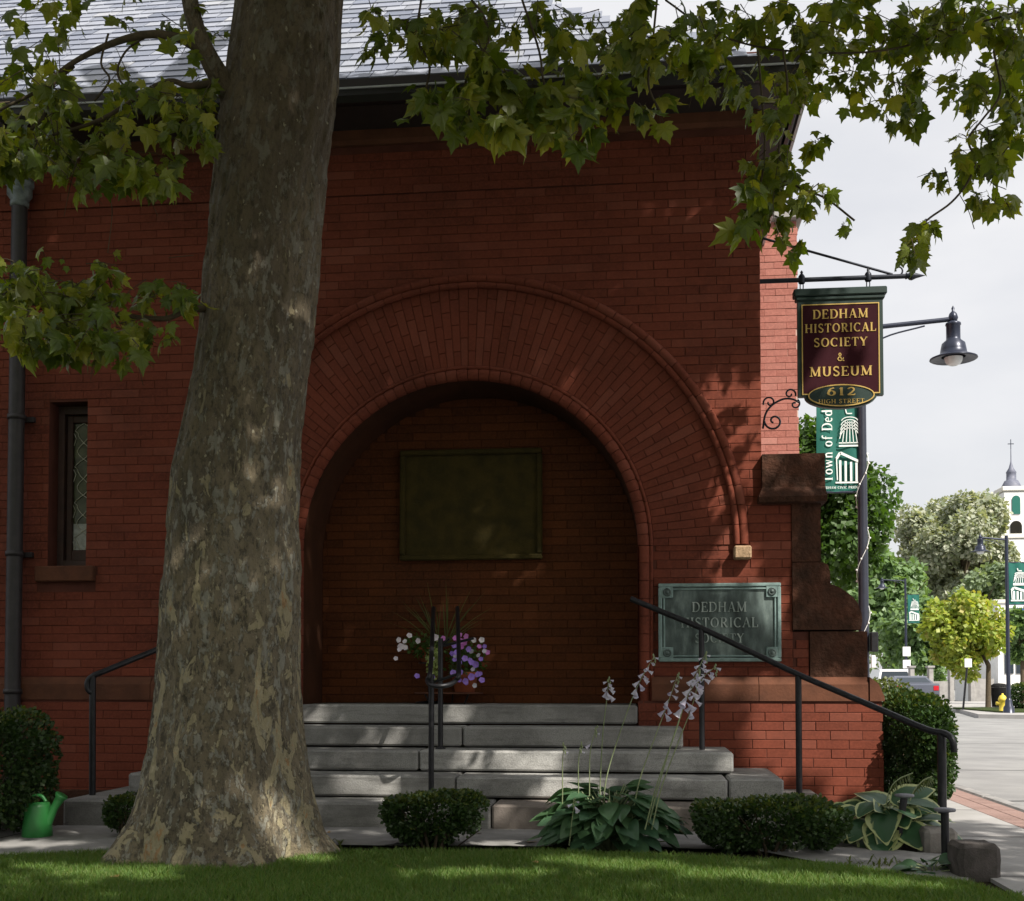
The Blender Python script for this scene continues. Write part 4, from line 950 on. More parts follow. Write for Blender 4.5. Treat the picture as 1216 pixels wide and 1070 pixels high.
def street_lamp(px, ptop, base_z, d, arm_px, arm_sign, ban, label, full=False, s=1.0, lampw=53):
    p = at_d(px, ptop, d); u = d/F                 # metres per pixel there
    L = empty('street_lamp', (p.x, p.y, base_z), label, 'street lamp', 'tall green street lamps with banners')
    zt = p.z; m = MB()
    m.tube([(p.x, p.y, base_z+.5), (p.x, p.y, zt)], [.060*s, .046*s], 14)
    m.build('post', M['lamp'] if not full else plain('dark_lamp_post', (.02,.024,.04), (.014,.016,.028), 9, .4), L)
    m = MB(); m.lathe([(.22, 0), (.22, .05), (.17, .09), (.16, .28), (.11, .36), (.10, .5), (.07, .56)], (p.x, p.y, base_z), 12); m.build('base', M['lamp'], L)
    m = MB(); ax = p.x + arm_sign*arm_px*u; za = zt - .1
    m.tube([(p.x, p.y, za-.03), (ax - arm_sign*.1, p.y, za+.04), (ax, p.y, za+.05)], .028*s, 8)
    m.tube(spline([(p.x, p.y, za-.35), (p.x + arm_sign*.25, p.y, za-.14), (p.x + arm_sign*.7, p.y, za-.02)], 5), .01, 5); m.build('arm', M['lamp'], L)
    m = MB(); m.lathe([(.001, .16), (.018, .13), (.012, .10), (.04, .07), (.055, .02), (.04, -.02), (.02, -.03)], (ax, p.y, za+.04), 12); m.build('finial', M['lamp'], L)
    rl = lampw*u/2
    m = MB(); m.lathe([(.03, .0), (.088*rl/.27, -.03), (.092*rl/.27, -.05), (.082*rl/.27, -.06), (.082*rl/.27, -.20), (.085*rl/.27, -.22), (.135*rl/.27, -.26), (.15*rl/.27, -.33), (.155*rl/.27, -.37), (rl*.72, -.395), (rl*1.02, -.425), (rl*1.03, -.435), (rl*.98, -.442), (.14*rl/.27, -.41)], (ax, p.y, za+.03), 24); LH = m.build('lamp_shade', M['lamp'], L)
    m = MB(); m.lathe([(.11*rl/.27, -.42), (.10*rl/.27, -.46), (.08*rl/.27, -.49), (.05*rl/.27, -.505), (.001, -.51)], (ax, p.y, za+.03), 16); m.build('glass_bowl', M['lampglass'], LH)
    if ban:
        a, b, c, e_ = ban; A = at_d(a, e_, d); B = at_d(b, c, d); banner(L, min(A.x, B.x), max(A.x, B.x), A.z, B.z, p.y, full)
        for z in (A.z-.0, B.z+.0):
            m = MB(); m.tube([(p.x, p.y, z), ((A.x if a < px else B.x) + (-.05 if a < px else .05), p.y, z)], .012, 6); m.build('banner_rod', M['lamp'], L)
    return L, p
L, p = street_lamp(1022, 377, .02, 13.0, 107, 1, (971, 1021, 468, 584), 'nearest street lamp with a green town banner, beside the building', True)
L['label'] = 'nearest street lamp with a lettered green banner, behind the hanging sign'
lx = at_d(1028, 650, 13).x
m = MB(); tt = np.linspace(0, 1, 90)                # string lights wound up the post
zz0, zz1 = .9, 3.9; m.tube([(p.x + .068*math.cos(t*22), p.y + .068*math.sin(t*22), zz0 + (zz1-zz0)*t) for t in tt], .004, 4)
SL = m.build('string_light_wire', M['white'], L); m = MB()
for i in range(26):
    t = i/25; m.lathe([(.001, .012), (.010, .004), (.010, -.006), (.001, -.014)], (p.x + .078*math.cos(t*22), p.y + .078*math.sin(t*22), zz0 + (zz1-zz0)*t), 6)
m.build('string_light_bulbs', M['white'], SL)
m = MB(); m.box(p.x+.06, p.x+.14, p.y-.10, p.y+.02, 1.30, 1.52, bev=.01); m.build('control_box', M['iron'], L); m = MB(); m.box(p.x+.055, p.x+.10, p.y-.13, p.y-.105, 1.12, 1.26, bev=.004); m.build('notice', M['bag'], L)
L2, p2 = street_lamp(1195, 636, rz(36), 36, 30, -1, (1198, 1219, 668, 718), 'street lamp with green banner across the street by the yellow hydrant', False, 1.1, 22)
L3, p3 = street_lamp(1075, 687, rz(62), 62, 27, -1, (1078, 1091, 706, 740), 'farthest street lamp in front of the green trees', False, 1.2, 14)
for z, h in ((2.2, .5), (1.55, .45)):
    m = MB(); m.box(p3.x-.2, p3.x+.2, p3.y-.14, p3.y-.10, z, z+h, bev=.01); m.build('notice', M['bag'], L3)

# ================================================================== POTTED PETUNIAS ON A STAND IN THE PORCH
yP = 9.16
def PP(px, py, y=yP): return at_y(px, py, y)
FLOWER = [(0,0,.0)] + [(math.cos(2*math.pi*k/10)*(1 if k % 2 else .86), math.sin(2*math.pi*k/10)*(1 if k % 2 else .86), .28) for k in range(10)]
def flower_mesh(name):
    m = MB(); m.add(FLOWER, [(0, 1+i, 1+(i+1) % 10) for i in range(10)]); return m.mesh(name)
def pot(name, c, r, h, label, group='potted flowers on the porch landing'):
    e_ = empty(name, c, label, 'flower pot', group); m = MB()
    m.lathe([(.001, .0), (r*.68, 0), (r*.90, h*.76), (r*1.02, h*.77), (r*1.04, h), (r*.92, h), (r*.9, h*.85)], c, 24); m.build('pot', M['terracotta'], e_)
    m = MB(); m.lathe([(r*.9, h*.85), (.001, h*.88)], c, 20); m.build('potting_soil', M['soil'], e_); return e_
def add_flowers(e_, blobs, mesh_cache={}):
    for (px_, py_, col, s_) in blobs:
        key = col; mesh_cache.setdefault(key, flower_mesh('flower')); yy = yP - random.uniform(.12, .24); P_ = PP(px_, py_, yy)
        o = link('flower', mesh_cache[key], M[col], e_, loc=P_); o.scale = (s_*1.22,)*3
        dv = Vector((random.uniform(-.5, .5), -1, random.uniform(-.1, .6))).normalized(); o.rotation_euler = dv.to_track_quat('Z', 'Y').to_euler()
def petfoliage(e_, cx, cz, rx, ry, n, mat='green_near', size=.032):
    d = rng.normal(size=(n, 3)); d /= np.linalg.norm(d, axis=1, keepdims=True); rr = rng.random(n)**.4
    P_ = np.array([cx, yP, cz]) + d*np.array([rx, .15, ry])*rr[:, None]
    V, T = leaf_cloud(P_, rand_dirs(n, -.1), rand_dirs(n, .8) + np.array([0,-.6,0]), size*rng.uniform(.7, 1.3, n)); link('foliage', np_mesh('foliage', V, T), M[mat], e_, kind='stuff')
tabz = PP(530, 823).z
ts = empty('plant_stand', (PP(535, 830).x, yP, FLOOR), 'low dark wire plant stand under the purple petunias', 'plant stand')
cxs = PP(533, 830).x; m = MB(); m.lathe([(.001, .0), (.27, .0), (.275, .006), (.27, .012), (.001, .012)], (cxs, yP, tabz-.006), 28); m.build('top', M['brownstone'], ts)
for k in range(3):
    a_ = R(90 + 120*k); m = MB(); m.tube([(cxs + .2*math.cos(a_), yP + .2*math.sin(a_), tabz-.008), (cxs + .16*math.cos(a_), yP + .16*math.sin(a_), FLOOR+.002)], .008, 6); m.build('leg', M['iron'], ts)
c1 = PP(552, 822); pot1 = pot('flower_pot', (c1.x, yP, tabz+.008), .115, .16, 'terracotta pot overflowing with violet petunias on the plant stand')
petfoliage(pot1, c1.x+.0, PP(550, 785).z, .17, .19, 420)
add_flowers(pot1, [(540,767,'purple',.021),(557,771,'purple',.021),(542,775,'purple',.02),(552,782,'purple',.022),(565,789,'purple',.025),(560,787,'purple',.02),(538,799,'purple',.022),(547,799,'purple',.023),(560,804,'purple',.025),(568,801,'purple',.022),(572,808,'purple',.022),(553,809,'purple',.022),(564,814,'lavender',.018),(495,803,'purple',.02),(513,804,'purple',.02),(513,783,'lavender',.022),
    (546,755,'magenta',.022),(546,762,'magenta',.026),(552,763,'magenta',.026),(554,756,'magenta',.021),(541,758,'magenta',.02),(563,760,'whitepetal',.02),(572,760,'whitepetal',.02),(569,768,'magenta',.017),(579,775,'magenta',.018),(549,768,'magenta',.02)])
add_flowers(pot1, [(random.uniform(536, 576), random.uniform(765, 815), random.choice(['purple','purple','lavender']), random.uniform(.014,.019)) for _ in range(16)])
# second, raised pot: white petunias with grassy spikes
zp2 = PP(500, 786).z; c2 = PP(507, 790); s2 = empty('plant_stand', (c2.x, yP+.05, FLOOR), 'slim dark plant stand holding the white petunias', 'plant stand'); m = MB()
m.lathe([(.09, 0), (.09, .01), (.001, .01)], (c2.x, yP+.12, zp2-.012), 18); m.build('ring', M['iron'], s2)
m = MB(); m.tube([(c2.x, yP+.12, FLOOR+.004), (c2.x, yP+.12, zp2-.014)], .012, 8); m.lathe([(.12, 0), (.11, .012), (.02, .02)], (c2.x, yP+.12, FLOOR+.002), 16); m.build('leg', M['iron'], s2)
pot2 = pot('flower_pot', (c2.x, yP+.12, zp2), .095, .115, 'small terracotta pot of white petunias, left in the porch')
petfoliage(pot2, c2.x-.02, PP(500, 766).z, .17, .10, 260)
petfoliage(pot2, PP(516,790).x, PP(516, 785).z, .06, .16, 260, 'lightleaf', .034)
add_flowers(pot2, [(474,760,'whitepetal',.02),(481,762,'whitepetal',.018),(486,755,'whitepetal',.02),(476,768,'whitepetal',.024),(481,769,'whitepetal',.02),(497,761,'whitepetal',.02),(475,771,'whitepetal',.02),(470,782,'whitepetal',.016),(517,757,'whitepetal',.024),(526,758,'magenta',.018)])
m = MB()
for k in range(26):
    a_ = R(random.uniform(25, 155)); Ln = random.uniform(.3, .58); b_ = Vector((PP(520+random.uniform(-6, 10), 760).x, yP+.1, PP(520, 765).z)); dirv = Vector((math.cos(a_), random.uniform(-.3, .3), math.sin(a_)))
    t1 = b_ + dirv*Ln*.6; t2 = b_ + dirv*Ln + Vector((0, 0, -.03)); s_ = Vector((0.005, 0, 0)); m.add([b_-s_, b_+s_, t1+s_*.8, t1-s_*.8, t2], [(0,1,2,3), (3,2,4)])
m.build('grassy_spikes', M['boxtip'], pot2)

# ================================================================== WATERING CAN, GRANITE POSTS
wc = at_d(48, 978, 7.25); can = empty('watering_can', (wc.x, wc.y, 0), 'bright green plastic watering can beside the left hedge', 'watering can')
m = MB(); u = 7.25/F
m.lathe([(.001, 0), (.085, 0), (.092, .01), (.078, .19), (.070, .215), (.04, .22)], (wc.x-.02, wc.y, .015), 20); m.build('tank', M['can'], can)
m = MB(); m.tube([(wc.x+.045, wc.y, .10), (wc.x+.09, wc.y, .20), (wc.x+.125, wc.y, .255)], [.03, .024, .03], 12); m.lathe([(.028, 0), (.042, .03), (.04, .035), (.001, .036)], (wc.x+.12, wc.y, .25), 14, (.5, 0, .8)); m.build('spout', M['can'], can)
m = MB(); m.tube(spline([(wc.x-.085, wc.y, .12), (wc.x-.115, wc.y, .20), (wc.x-.08, wc.y, .262), (wc.x+.0, wc.y, .272), (wc.x+.035, wc.y, .235)], 6), .011, 8); m.build('handle', M['can'], can)
def stone_post(px0, px1, pt, d, dep, label, mat, rot=0):
    a_, b_ = at_d(px0, pt, d), at_d(px1, pt, d); o = MB(); cx, cy = (a_.x+b_.x)/2, (a_.y+b_.y)/2; w_ = (b_.x-a_.x)/2
    Mx = Matrix.Translation((cx, cy + dep/2, 0)) @ Matrix.Rotation(rot, 4, 'Z'); o.box(-w_, w_, -dep/2, dep/2, -.05, a_.z, Mx, bev=.022)
    x = o.build('granite_post', mat, None, label=label, cat='stone post', group='stumpy granite posts by the sidewalk')
    bm = bmesh.new(); bm.from_mesh(x.data); bmesh.ops.subdivide_edges(bm, edges=bm.edges[:], cuts=6, use_grid_fill=True)
    for v in bm.verts: v.co += Vector((noise.noise(v.co*14), noise.noise(v.co*14+Vector((5,5,5))), noise.noise(v.co*14+Vector((9,2,5)))))*.008
    bm.to_mesh(x.data); bm.free(); return x
stone_post(1138, 1188, 1003, 5.75, .2, 'dark squat granite post at the lawn corner, nearer of the two', plain('dark_granite', (.12,.105,.10), (.06,.055,.05), 9, .95, .8, 120, .006), R(4))
stone_post(1098, 1137, 985, 6.6, .18, 'paler granite post behind the path light', plain('pale_granite', (.27,.25,.23), (.14,.13,.12), 9, .95, .8, 120, .006), R(4))

# ================================================================== SHRUBS
def shrub(name, cx, cy, rx, ry, z0, z1, n, leaf, label, cat='shrub', group=None, flat=.8, taper=.3, tipshare=.18, mat='box'):
    e_ = empty(name, (cx, cy, z0), label, cat, group); m = MB()
    for k in range(9):
        a_ = R(k*40 + 11); m.tube([(cx + .04*math.cos(a_), cy + .04*math.sin(a_), z0-.02), (cx + rx*.35*math.cos(a_), cy + ry*.35*math.sin(a_), z0 + (z1-z0)*.4), (cx + rx*.65*math.cos(a_), cy + ry*.65*math.sin(a_), z0 + (z1-z0)*.8)], [.012, .008, .004], 5)
    m.build('stems', M['twig'], e_)
    P_ = []; 
    while len(P_) < n:
        q = rng.uniform(-1, 1, (n*3, 3)); pw = 3.2; rr = (np.abs(q)**pw).sum(1)**(1/pw); q = q[(rr < 1) & (rr > .55)]
        hh = (q[:, 2]+1)/2; k = 1 - taper*(1-hh)**1.5; q2 = q.copy(); q2[:, 0] *= rx*k; q2[:, 1] *= ry*k; q2[:, 2] = z0 + .03 + (z1 - z0 - .03)*hh
        nz = np.array([noise.noise(Vector((a*7, b*7, c*7))) for a, b, c in q2]); q2 = q2[(nz*1.3 + rng.uniform(-.1, .5, len(q2)) > -.10 + .30*(1-(q2[:, 2]-z0)/(z1-z0))**2)]
        nz = np.array([noise.noise(Vector((a*5+3, b*5, c*5))) for a, b, c in q2]); q2[:, 2] += nz*.035; q2[:, 0] *= 1 + nz*.09
        P_ += q2.tolist()
    P_ = np.array(P_[:n]); c_ = np.array([0, 0, (z0+z1)/2]); out = P_ - c_; out /= np.linalg.norm(out, axis=1, keepdims=True)
    P_ += np.array([cx, cy, 0]); top = (P_[:, 2] > z1 - .10*(z1-z0) - .02) & (rng.random(n) < tipshare*3); top |= rng.random(n) < tipshare*.15
    for nm, sel, mt in (('foliage', ~top, mat), ('new_growth', top, 'boxtip')):
        q = P_[sel]; k = len(q)
        if not k: continue
        V, T = leaf_cloud(q, rand_dirs(k)*.8 + out[sel], rand_dirs(k) + np.array([0, 0, .5]), leaf*rng.uniform(.6, 1.2, k)); link(nm, np_mesh(nm, V, T), M[mt], e_, kind='stuff')
    return e_
p_ = at_d(514, 1003, 6.85); u = 6.85/F
shrub('boxwood_shrub', p_.x, p_.y, 69*u, .24, .0, at_d(514, 944, 6.75).z, 8000, .027, 'small clipped boxwood shrub in front of the centre of the steps', 'shrub', 'boxwood shrubs before the steps', taper=.45)
p_ = at_d(916, 1015, 6.55); u = 6.5/F
shrub('boxwood_shrub', p_.x, p_.y+.1, 97*u, .26, .0, at_d(916, 952, 6.5).z, 11000, .027, 'wide clipped boxwood shrub below the wall plaque', 'shrub', 'boxwood shrubs before the steps', taper=.15)
p_ = at_d(143, 990, 7.3); shrub('boxwood_shrub', p_.x+.05, p_.y, .15, .15, .0, at_d(145, 943, 7.3).z, 2200, .025, 'little boxwood shrub tucked against the left side of the tree trunk', 'shrub', 'boxwood shrubs before the steps', taper=.4)
p_ = at_d(-15, 990, 7.3); shrub('large_hedge', p_.x-.12, p_.y+.05, .48, .42, .0, at_d(10, 840, 7.3).z, 15000, .033, 'tall dark green hedge bush at the left edge beside the watering can', 'hedge', None, taper=.05)
xh0, xh1 = XP + .06, at_y(1146, 900, 8.6).x
shrub('large_hedge', (xh0+xh1)/2, 9.45, (xh1-xh0)/2, 1.0, .0, at_d(1095, 821, 9.0).z, 30000, .034, 'clipped box hedge at the right corner of the building', 'hedge', None, taper=.02, tipshare=.1)
q_ = at_d(1058, 812, 12.2); shrub('corner_shrub', q_.x-.05, q_.y, .32, .3, .0, at_d(1058, 806, 12.2).z, 3000, .04, 'light green shrub peeking over the box hedge', 'shrub', None, mat='boxtip')

# ---- hostas
def hosta_leaf_mesh(L, Wd, curlv, droop, var=False, nm='leaf'):
    m = MB(); nx, ny = 4, 8; vs = []; mg = []
    for j in range(ny+1):
        t = j/ny; w_ = Wd*math.sin(math.pi*min(1, t*.97+.03)**.75)**.8*(1-.15*t) if 0 < j < ny else Wd*.05
        for i in range(-nx, nx+1):
            s_ = i/nx; x = s_*w_; y = t*L; z = -droop*L*t*t + abs(s_)*w_*curlv - .010*math.cos(s_*9)*math.sin(math.pi*t)
            vs.append((x, y, z)); mg.append(max(abs(s_)**1.5*.95, t**6*.9, (1-t)**8*.8))
    k = 2*nx+1; fs = [(j*k+i, j*k+i+1, (j+1)*k+i+1, (j+1)*k+i) for j in range(ny) for i in range(2*nx)]
    m.add(vs, fs, True); me = m.mesh(nm)
    if var:
        at = me.attributes.new('margin', 'FLOAT', 'POINT'); at.data.foreach_set('value', mg)
    return me
def hosta(name, cx, cy, z0, label, n, Lr, spread, hgt, mat, var=False, cat='hosta', lean=(0, 0), seed=1):
    e_ = empty(name, (cx, cy, z0), label, cat, 'hosta plants along the bed'); rs = random.Random(seed)
    ms = [hosta_leaf_mesh(1, rs.uniform(.36, .48), rs.uniform(-.1, .35), rs.uniform(.15, .55), var) for _ in range(5)]; pm = MB()
    for k in range(n):
        a_ = rs.uniform(0, 2*math.pi); f_ = rs.random()**.55*.80; lay = rs.random()**.45; r_ = spread*f_; z_ = z0 + hgt*(.08 + .86*lay*math.sqrt(max(.02, 1-1.15*f_*f_)))*rs.uniform(.82, 1.0)
        b_ = Vector((cx + r_*math.cos(a_), cy + r_*math.sin(a_)*.75, z_)); d_ = Vector((math.cos(a_), math.sin(a_)*.9, rs.uniform(.0, .8)*(1-f_) - rs.uniform(.1, .8)*f_)).normalized()
        L_ = Lr*rs.uniform(.7, 1.15)
        o = link('leaf', rs.choice(ms), M[mat], e_, loc=b_); o.scale = (L_,)*3
        upv = Vector((rs.uniform(-.5, .5), rs.uniform(-.6, .3), 1)); xa = d_.cross(upv).normalized(); za = xa.cross(d_); o.rotation_euler = Matrix((xa, d_, za)).transposed().to_euler()
        pm.tube([(cx + .02*math.cos(a_), cy + .02*math.sin(a_), z0-.01), (cx + r_*.5*math.cos(a_), cy + r_*.4*math.sin(a_), z_*.75+z0*.25), b_], .0045, 4)
    pm.build('leaf_stalks', M['stem'], e_); return e_
dH = 6.75; hp = at_d(725, 1008, dH); u = dH/F
H1 = hosta('hosta_plant', hp.x, hp.y, .0, 'large hosta with tall lavender flower stalks in front of the steps', 260, .155, 84*u, .44, 'hosta', seed=4)
BELL = MB(); BELL.lathe([(.0015, 0), (.003, .010), (.0065, .022), (.0085, .034), (.0125, .041)], (0,0,0), 6); BELLM = BELL.mesh('flower')
def scape(e_, pts_px, d, bells, r=.0042, bud=True, zone=.30, bs=1.0):
    pts = spline([at_d(a, b, d - .12*i/len(pts_px)) for i, (a, b) in enumerate(pts_px)], 7); m = MB(); m.tube(pts, [r*(1-.5*i/len(pts)) for i in range(len(pts))], 5); m.build('flower_stalk', M['stem'], e_)
    for k in range(bells):
        t = 1 - zone*(k+.5)/bells; f_ = t*(len(pts)-1); i = int(f_); P_ = pts[i].lerp(pts[min(i+1, len(pts)-1)], f_-i)
        a_ = k*2.4 + random.random(); dv = Vector((math.cos(a_), -.3 + .6*math.sin(a_), -.25 - .9*(k/bells))).normalized(); o = link('flower', BELLM, M['lavender'], e_, loc=P_ + dv*.006); s_ = bs*(.55 + .75*k/bells); o.scale = (s_*1.15, s_*1.15, s_)
        o.rotation_euler = dv.to_track_quat('Z', 'Y').to_euler()
    if bud:
        m = MB()
        for k in range(7):
            P_ = pts[-1] + Vector((random.uniform(-.008, .008), 0, .005 - k*.009)); m.lathe([(.001, .009), (.005, .003), (.004, -.005), (.001, -.008)], P_, 6)
        m.build('flower_buds', M['stem'], e_)
scape(H1, [(712, 975), (713, 925), (716, 870), (720, 835), (723, 806)], 6.7, 9, zone=.16)
scape(H1, [(716, 975), (720, 925), (738, 865), (757, 815), (777, 779)], 6.6, 13, zone=.28)
scape(H1, [(750, 975), (760, 925), (778, 875), (792, 838), (805, 801)], 6.6, 11, zone=.32)
scape(H1, [(770, 980), (783, 930), (803, 865), (823, 810), (838, 776)], 6.5, 12, zone=.28)
scape(H1, [(766, 985), (780, 932), (802, 870), (820, 820), (850, 791)], 6.4, 15, zone=.36, bs=1.3)
scape(H1, [(774, 985), (786, 934), (806, 880), (822, 838), (832, 797)], 6.45, 8, zone=.3)
scape(H1, [(667, 975), (668, 940), (668, 905), (670, 884)], 6.7, 1); scape(H1, [(688, 975), (687, 940), (687, 905), (690, 883)], 6.7, 1); scape(H1, [(700, 985), (700, 940), (701, 893), (708, 864)], 6.7, 2); scape(H1, [(676, 1004), (678, 985), (682, 950)], 6.5, 3, zone=.1)
vp = at_d(1055, 998, 7.0)
H2 = hosta('variegated_hosta', vp.x, vp.y, .0, 'variegated hosta with cream edged leaves under the handrail end', 54, .235, .36, .36, 'varie', True, seed=9)
for pts in ([(1050, 970), (1056, 940), (1066, 926), (1084, 918)], [(1075, 965), (1085, 940), (1096, 927), (1107, 922)]):
    sp_ = [at_d(a, b, 6.9) for a, b in pts]; m = MB(); cv = spline(sp_, 6); m.tube(cv, .004, 5); m.build('flower_stalk', M['stem'], H2); m = MB()
    for k in range(26):
        f_ = .45 + .55*k/26; P_ = cv[int(f_*(len(cv)-1))]; a_ = random.uniform(0, 6.3); s_ = .026; dv = Vector((math.cos(a_)*.5, math.sin(a_)*.3, -1)).normalized(); sd_ = Vector((.005, .003, 0))
        m.add([P_, P_+dv*s_+sd_, P_+dv*s_*2, P_+dv*s_-sd_], [(0,1,2,3)])
    m.build('seed_heads', M['boxtip'], H2)
wp = at_d(1100, 1035, 6.0)
H3 = hosta('young_hosta', at_d(1108, 1040, 5.95).x, at_d(1108, 1040, 5.95).y, .0, 'low young hosta at the edge of the lawn by the stake', 16, .13, .16, .10, 'hosta', seed=12)
def tuft(px, py, d, n, h, mat, label, sp=.12):
    c_ = at_d(px, py, d); m = MB()
    for k in range(n):
        b_ = Vector((c_.x + random.gauss(0, sp), c_.y + random.gauss(0, sp*.4), .0)); a_ = random.uniform(0, 6.3); d_ = Vector((math.cos(a_)*.8, math.sin(a_)*.5, random.uniform(.3, 1.2))).normalized(); L_ = h*random.uniform(.5, 1.2); s_ = Vector((-d_.y, d_.x, 0)); s_ = s_.normalized()*.006 if s_.length > 0 else Vector((.006,0,0))
        m.add([b_-s_*.6, b_+s_*.6, b_+d_*L_*.6+s_, b_+d_*L_*.6-s_, b_+d_*L_+Vector((0,0,-.02))], [(0,1,2,3), (3,2,4)])
    m.build('weeds', M[mat], None, label=label, cat='weeds', kind='thing')
tuft(1045, 1034, 6.15, 60, .10, 'boxtip', 'straggly pale weeds on the dirt edge beside the path', .13)
tuft(395, 1000, 6.9, 22, .10, 'boxtip', 'thin dry weed stalks right of the tree roots', .05)
tuft(240, 1030, 6.1, 30, .05, 'grass', 'loose grass tuft against the tree roots', .2)
# ================================================================== THE SYCAMORE
DT = 6.45; tb_ = at_d(268, 1020, DT); TX, TY = tb_.x, tb_.y
syc = empty('sycamore_tree', (TX, TY, 0), 'big sycamore with flaking mottled bark standing on the lawn', 'tree')
rows = [(0,283,408),(50,277,405),(98,270,402),(130,264,398),(196,258,388),(275,249,381),(335,243,377),(400,238,372),(478,224,363),(557,206,355),(620,199,353),(675,195,356),(769,190,354),(800,188,354),(856,182,357),(918,170,367),(953,160,373),(975,152,378),(990,146,382),(1003,140,388),(1014,134,394),(1022,130,398)]
prof = []
for y, l, r in rows:
    a_ = at_d(l, y, DT); b_ = at_d(r, y, DT); prof.append((a_.z, (a_.x+b_.x)/2, (a_.y+b_.y)/2, (b_.x-a_.x)/2/math.cos(YAW)*.985))
prof = prof[::-1]; zs = [p[0] for p in prof]
ztop = zs[-1]; lastx, lasty, lastr = prof[-1][1:]
def trunk_at(z):
    if z > ztop:
        t = (z - ztop); return lastx + .06*t, lasty - .02*t, max(.12, lastr*(1 - .075*t))
    return tuple(float(np.interp(z, zs, [p[k] for p in prof])) for k in (1, 2, 3))
NA, NR = 220, 420; V = []; zz = np.concatenate([np.linspace(-.06, .3, 60), np.linspace(.303, ztop, 320), np.linspace(ztop+.05, 10.5, NR-380)])
for z in zz:
    cx, cy, r = trunk_at(max(z, zs[0])); fl = math.exp(-max(z, 0)/.16)
    for k in range(NA):
        a_ = 2*math.pi*k/NA; c_, s_ = math.cos(a_), math.sin(a_)
        lobe = 1 + fl*(.15*math.sin(5*a_+.6) + .09*math.sin(8*a_+2) - .02) + .012*math.sin(3*a_ + z*.7)
        p = Vector((c_*2.2, s_*2.2, z*.9)); rr = r*lobe + .010*noise.noise(p*1.5) + .005*noise.noise(Vector((c_*6, s_*6, z*3.2)))
        ce = noise.noise(Vector((c_*9, s_*9, z*7))); pl_ = noise.noise(Vector((c_*5+9, s_*5, z*4.5)) + Vector((1, 1, 1))*noise.noise(Vector((c_*11, s_*11, z*9)))*.35); rr += .0055*math.tanh(pl_*14) + .005*max(-.2, min(.4, ce*2.2)) + .0025*noise.noise(Vector((c_*26, s_*26, z*14)))
        V.append((cx + rr*c_, cy + rr*s_, z))
V = np.array(V); nr_ = len(zz); i = np.arange(nr_-1)[:, None]; k = np.arange(NA)[None]
T = np.stack([i*NA+k, i*NA+(k+1)%NA, (i+1)*NA+(k+1)%NA, (i+1)*NA+k], -1).reshape(-1, 4)
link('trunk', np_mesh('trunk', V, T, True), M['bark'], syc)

def limb(pts, rads, name='branch', mat='bark', n=10, sub=6):
    cv = spline(pts, sub); rr = [float(np.interp(i/(len(cv)-1)*(len(rads)-1), range(len(rads)), rads)) for i in range(len(cv))]
    cv = [p + Vector((noise.noise(p*3), noise.noise(p*3+Vector((7,0,0))), noise.noise(p*3+Vector((0,7,0)))))*.02 for p in cv]
    m = MB(); m.tube(cv, rr, n); return m.build(name, M[mat], syc)
D = lambda a, b, d=6.3: at_d(a, b, d)
limb([D(290,130,6.4), D(262,95,6.25), D(245,60,6.15), D(228,15,6.1), D(215,-50,6.0), D(190,-160,5.8)], [.085,.062,.05,.045,.04,.03])
limb([D(248,66,6.15), D(215,47,6.1), D(170,44,6.05), D(120,55,6.0), D(80,75,5.9), D(40,112,5.9), D(-20,140,5.9)], [.03,.024,.02,.016,.012,.009,.006], mat='twig')
limb([D(262,98,6.3), D(225,102,6.1), D(195,98,6.0), D(120,140,6.0), D(40,165,6.0)], [.024,.016,.013,.010,.006], mat='twig')
limb([D(85,75,5.95), D(62,100,5.9), D(50,140,5.85), D(10,170,5.8)], [.016,.013,.010,.005], mat='twig')
limb([D(250,365,6.3), D(222,368,6.2), D(195,378,6.15), D(130,372,6.1), D(60,362,6.0), D(-30,360,5.9)], [.024,.018,.014,.010,.008,.004], mat='twig')
# big limbs of the crown above the picture
for pts in ([(0,0,5.6), (1.6,-1.2,7.4), (4.0,-2.6,9.2), (6.5,-4.0,10.5)], [(0,0,6.5), (-1.5,-1.6,8.4), (-3.2,-3.4,10.3), (-4,-5,11)], [(0,0,7.0), (.6,-2.6,9.4), (1.2,-5.5,11), (2,-7.5,12)],
            [(0,0,7.5), (.3,.6,9.5), (1.4,.8,12), (2.5,.4,14)], [(0,0,6.0), (2.6,.2,7.4), (4.6,-.3,8.3), (6.2,-.4,8.6)], [(0,0,5.8), (-2.2,.3,7.2), (-4.2,.2,8.0), (-5.5,-.5,8.5)], [(0,0,8.5), (2.2,-2.2,11), (4.5,-4.6,12.6), (7,-6.5,13)]):
    b_ = []
    for x, y, z in pts:
        cx, cy, r_ = trunk_at(pts[0][2]); b_.append(Vector((cx + x, cy + y, z)))
    limb(b_, [.20, .15, .10, .04], sub=5)
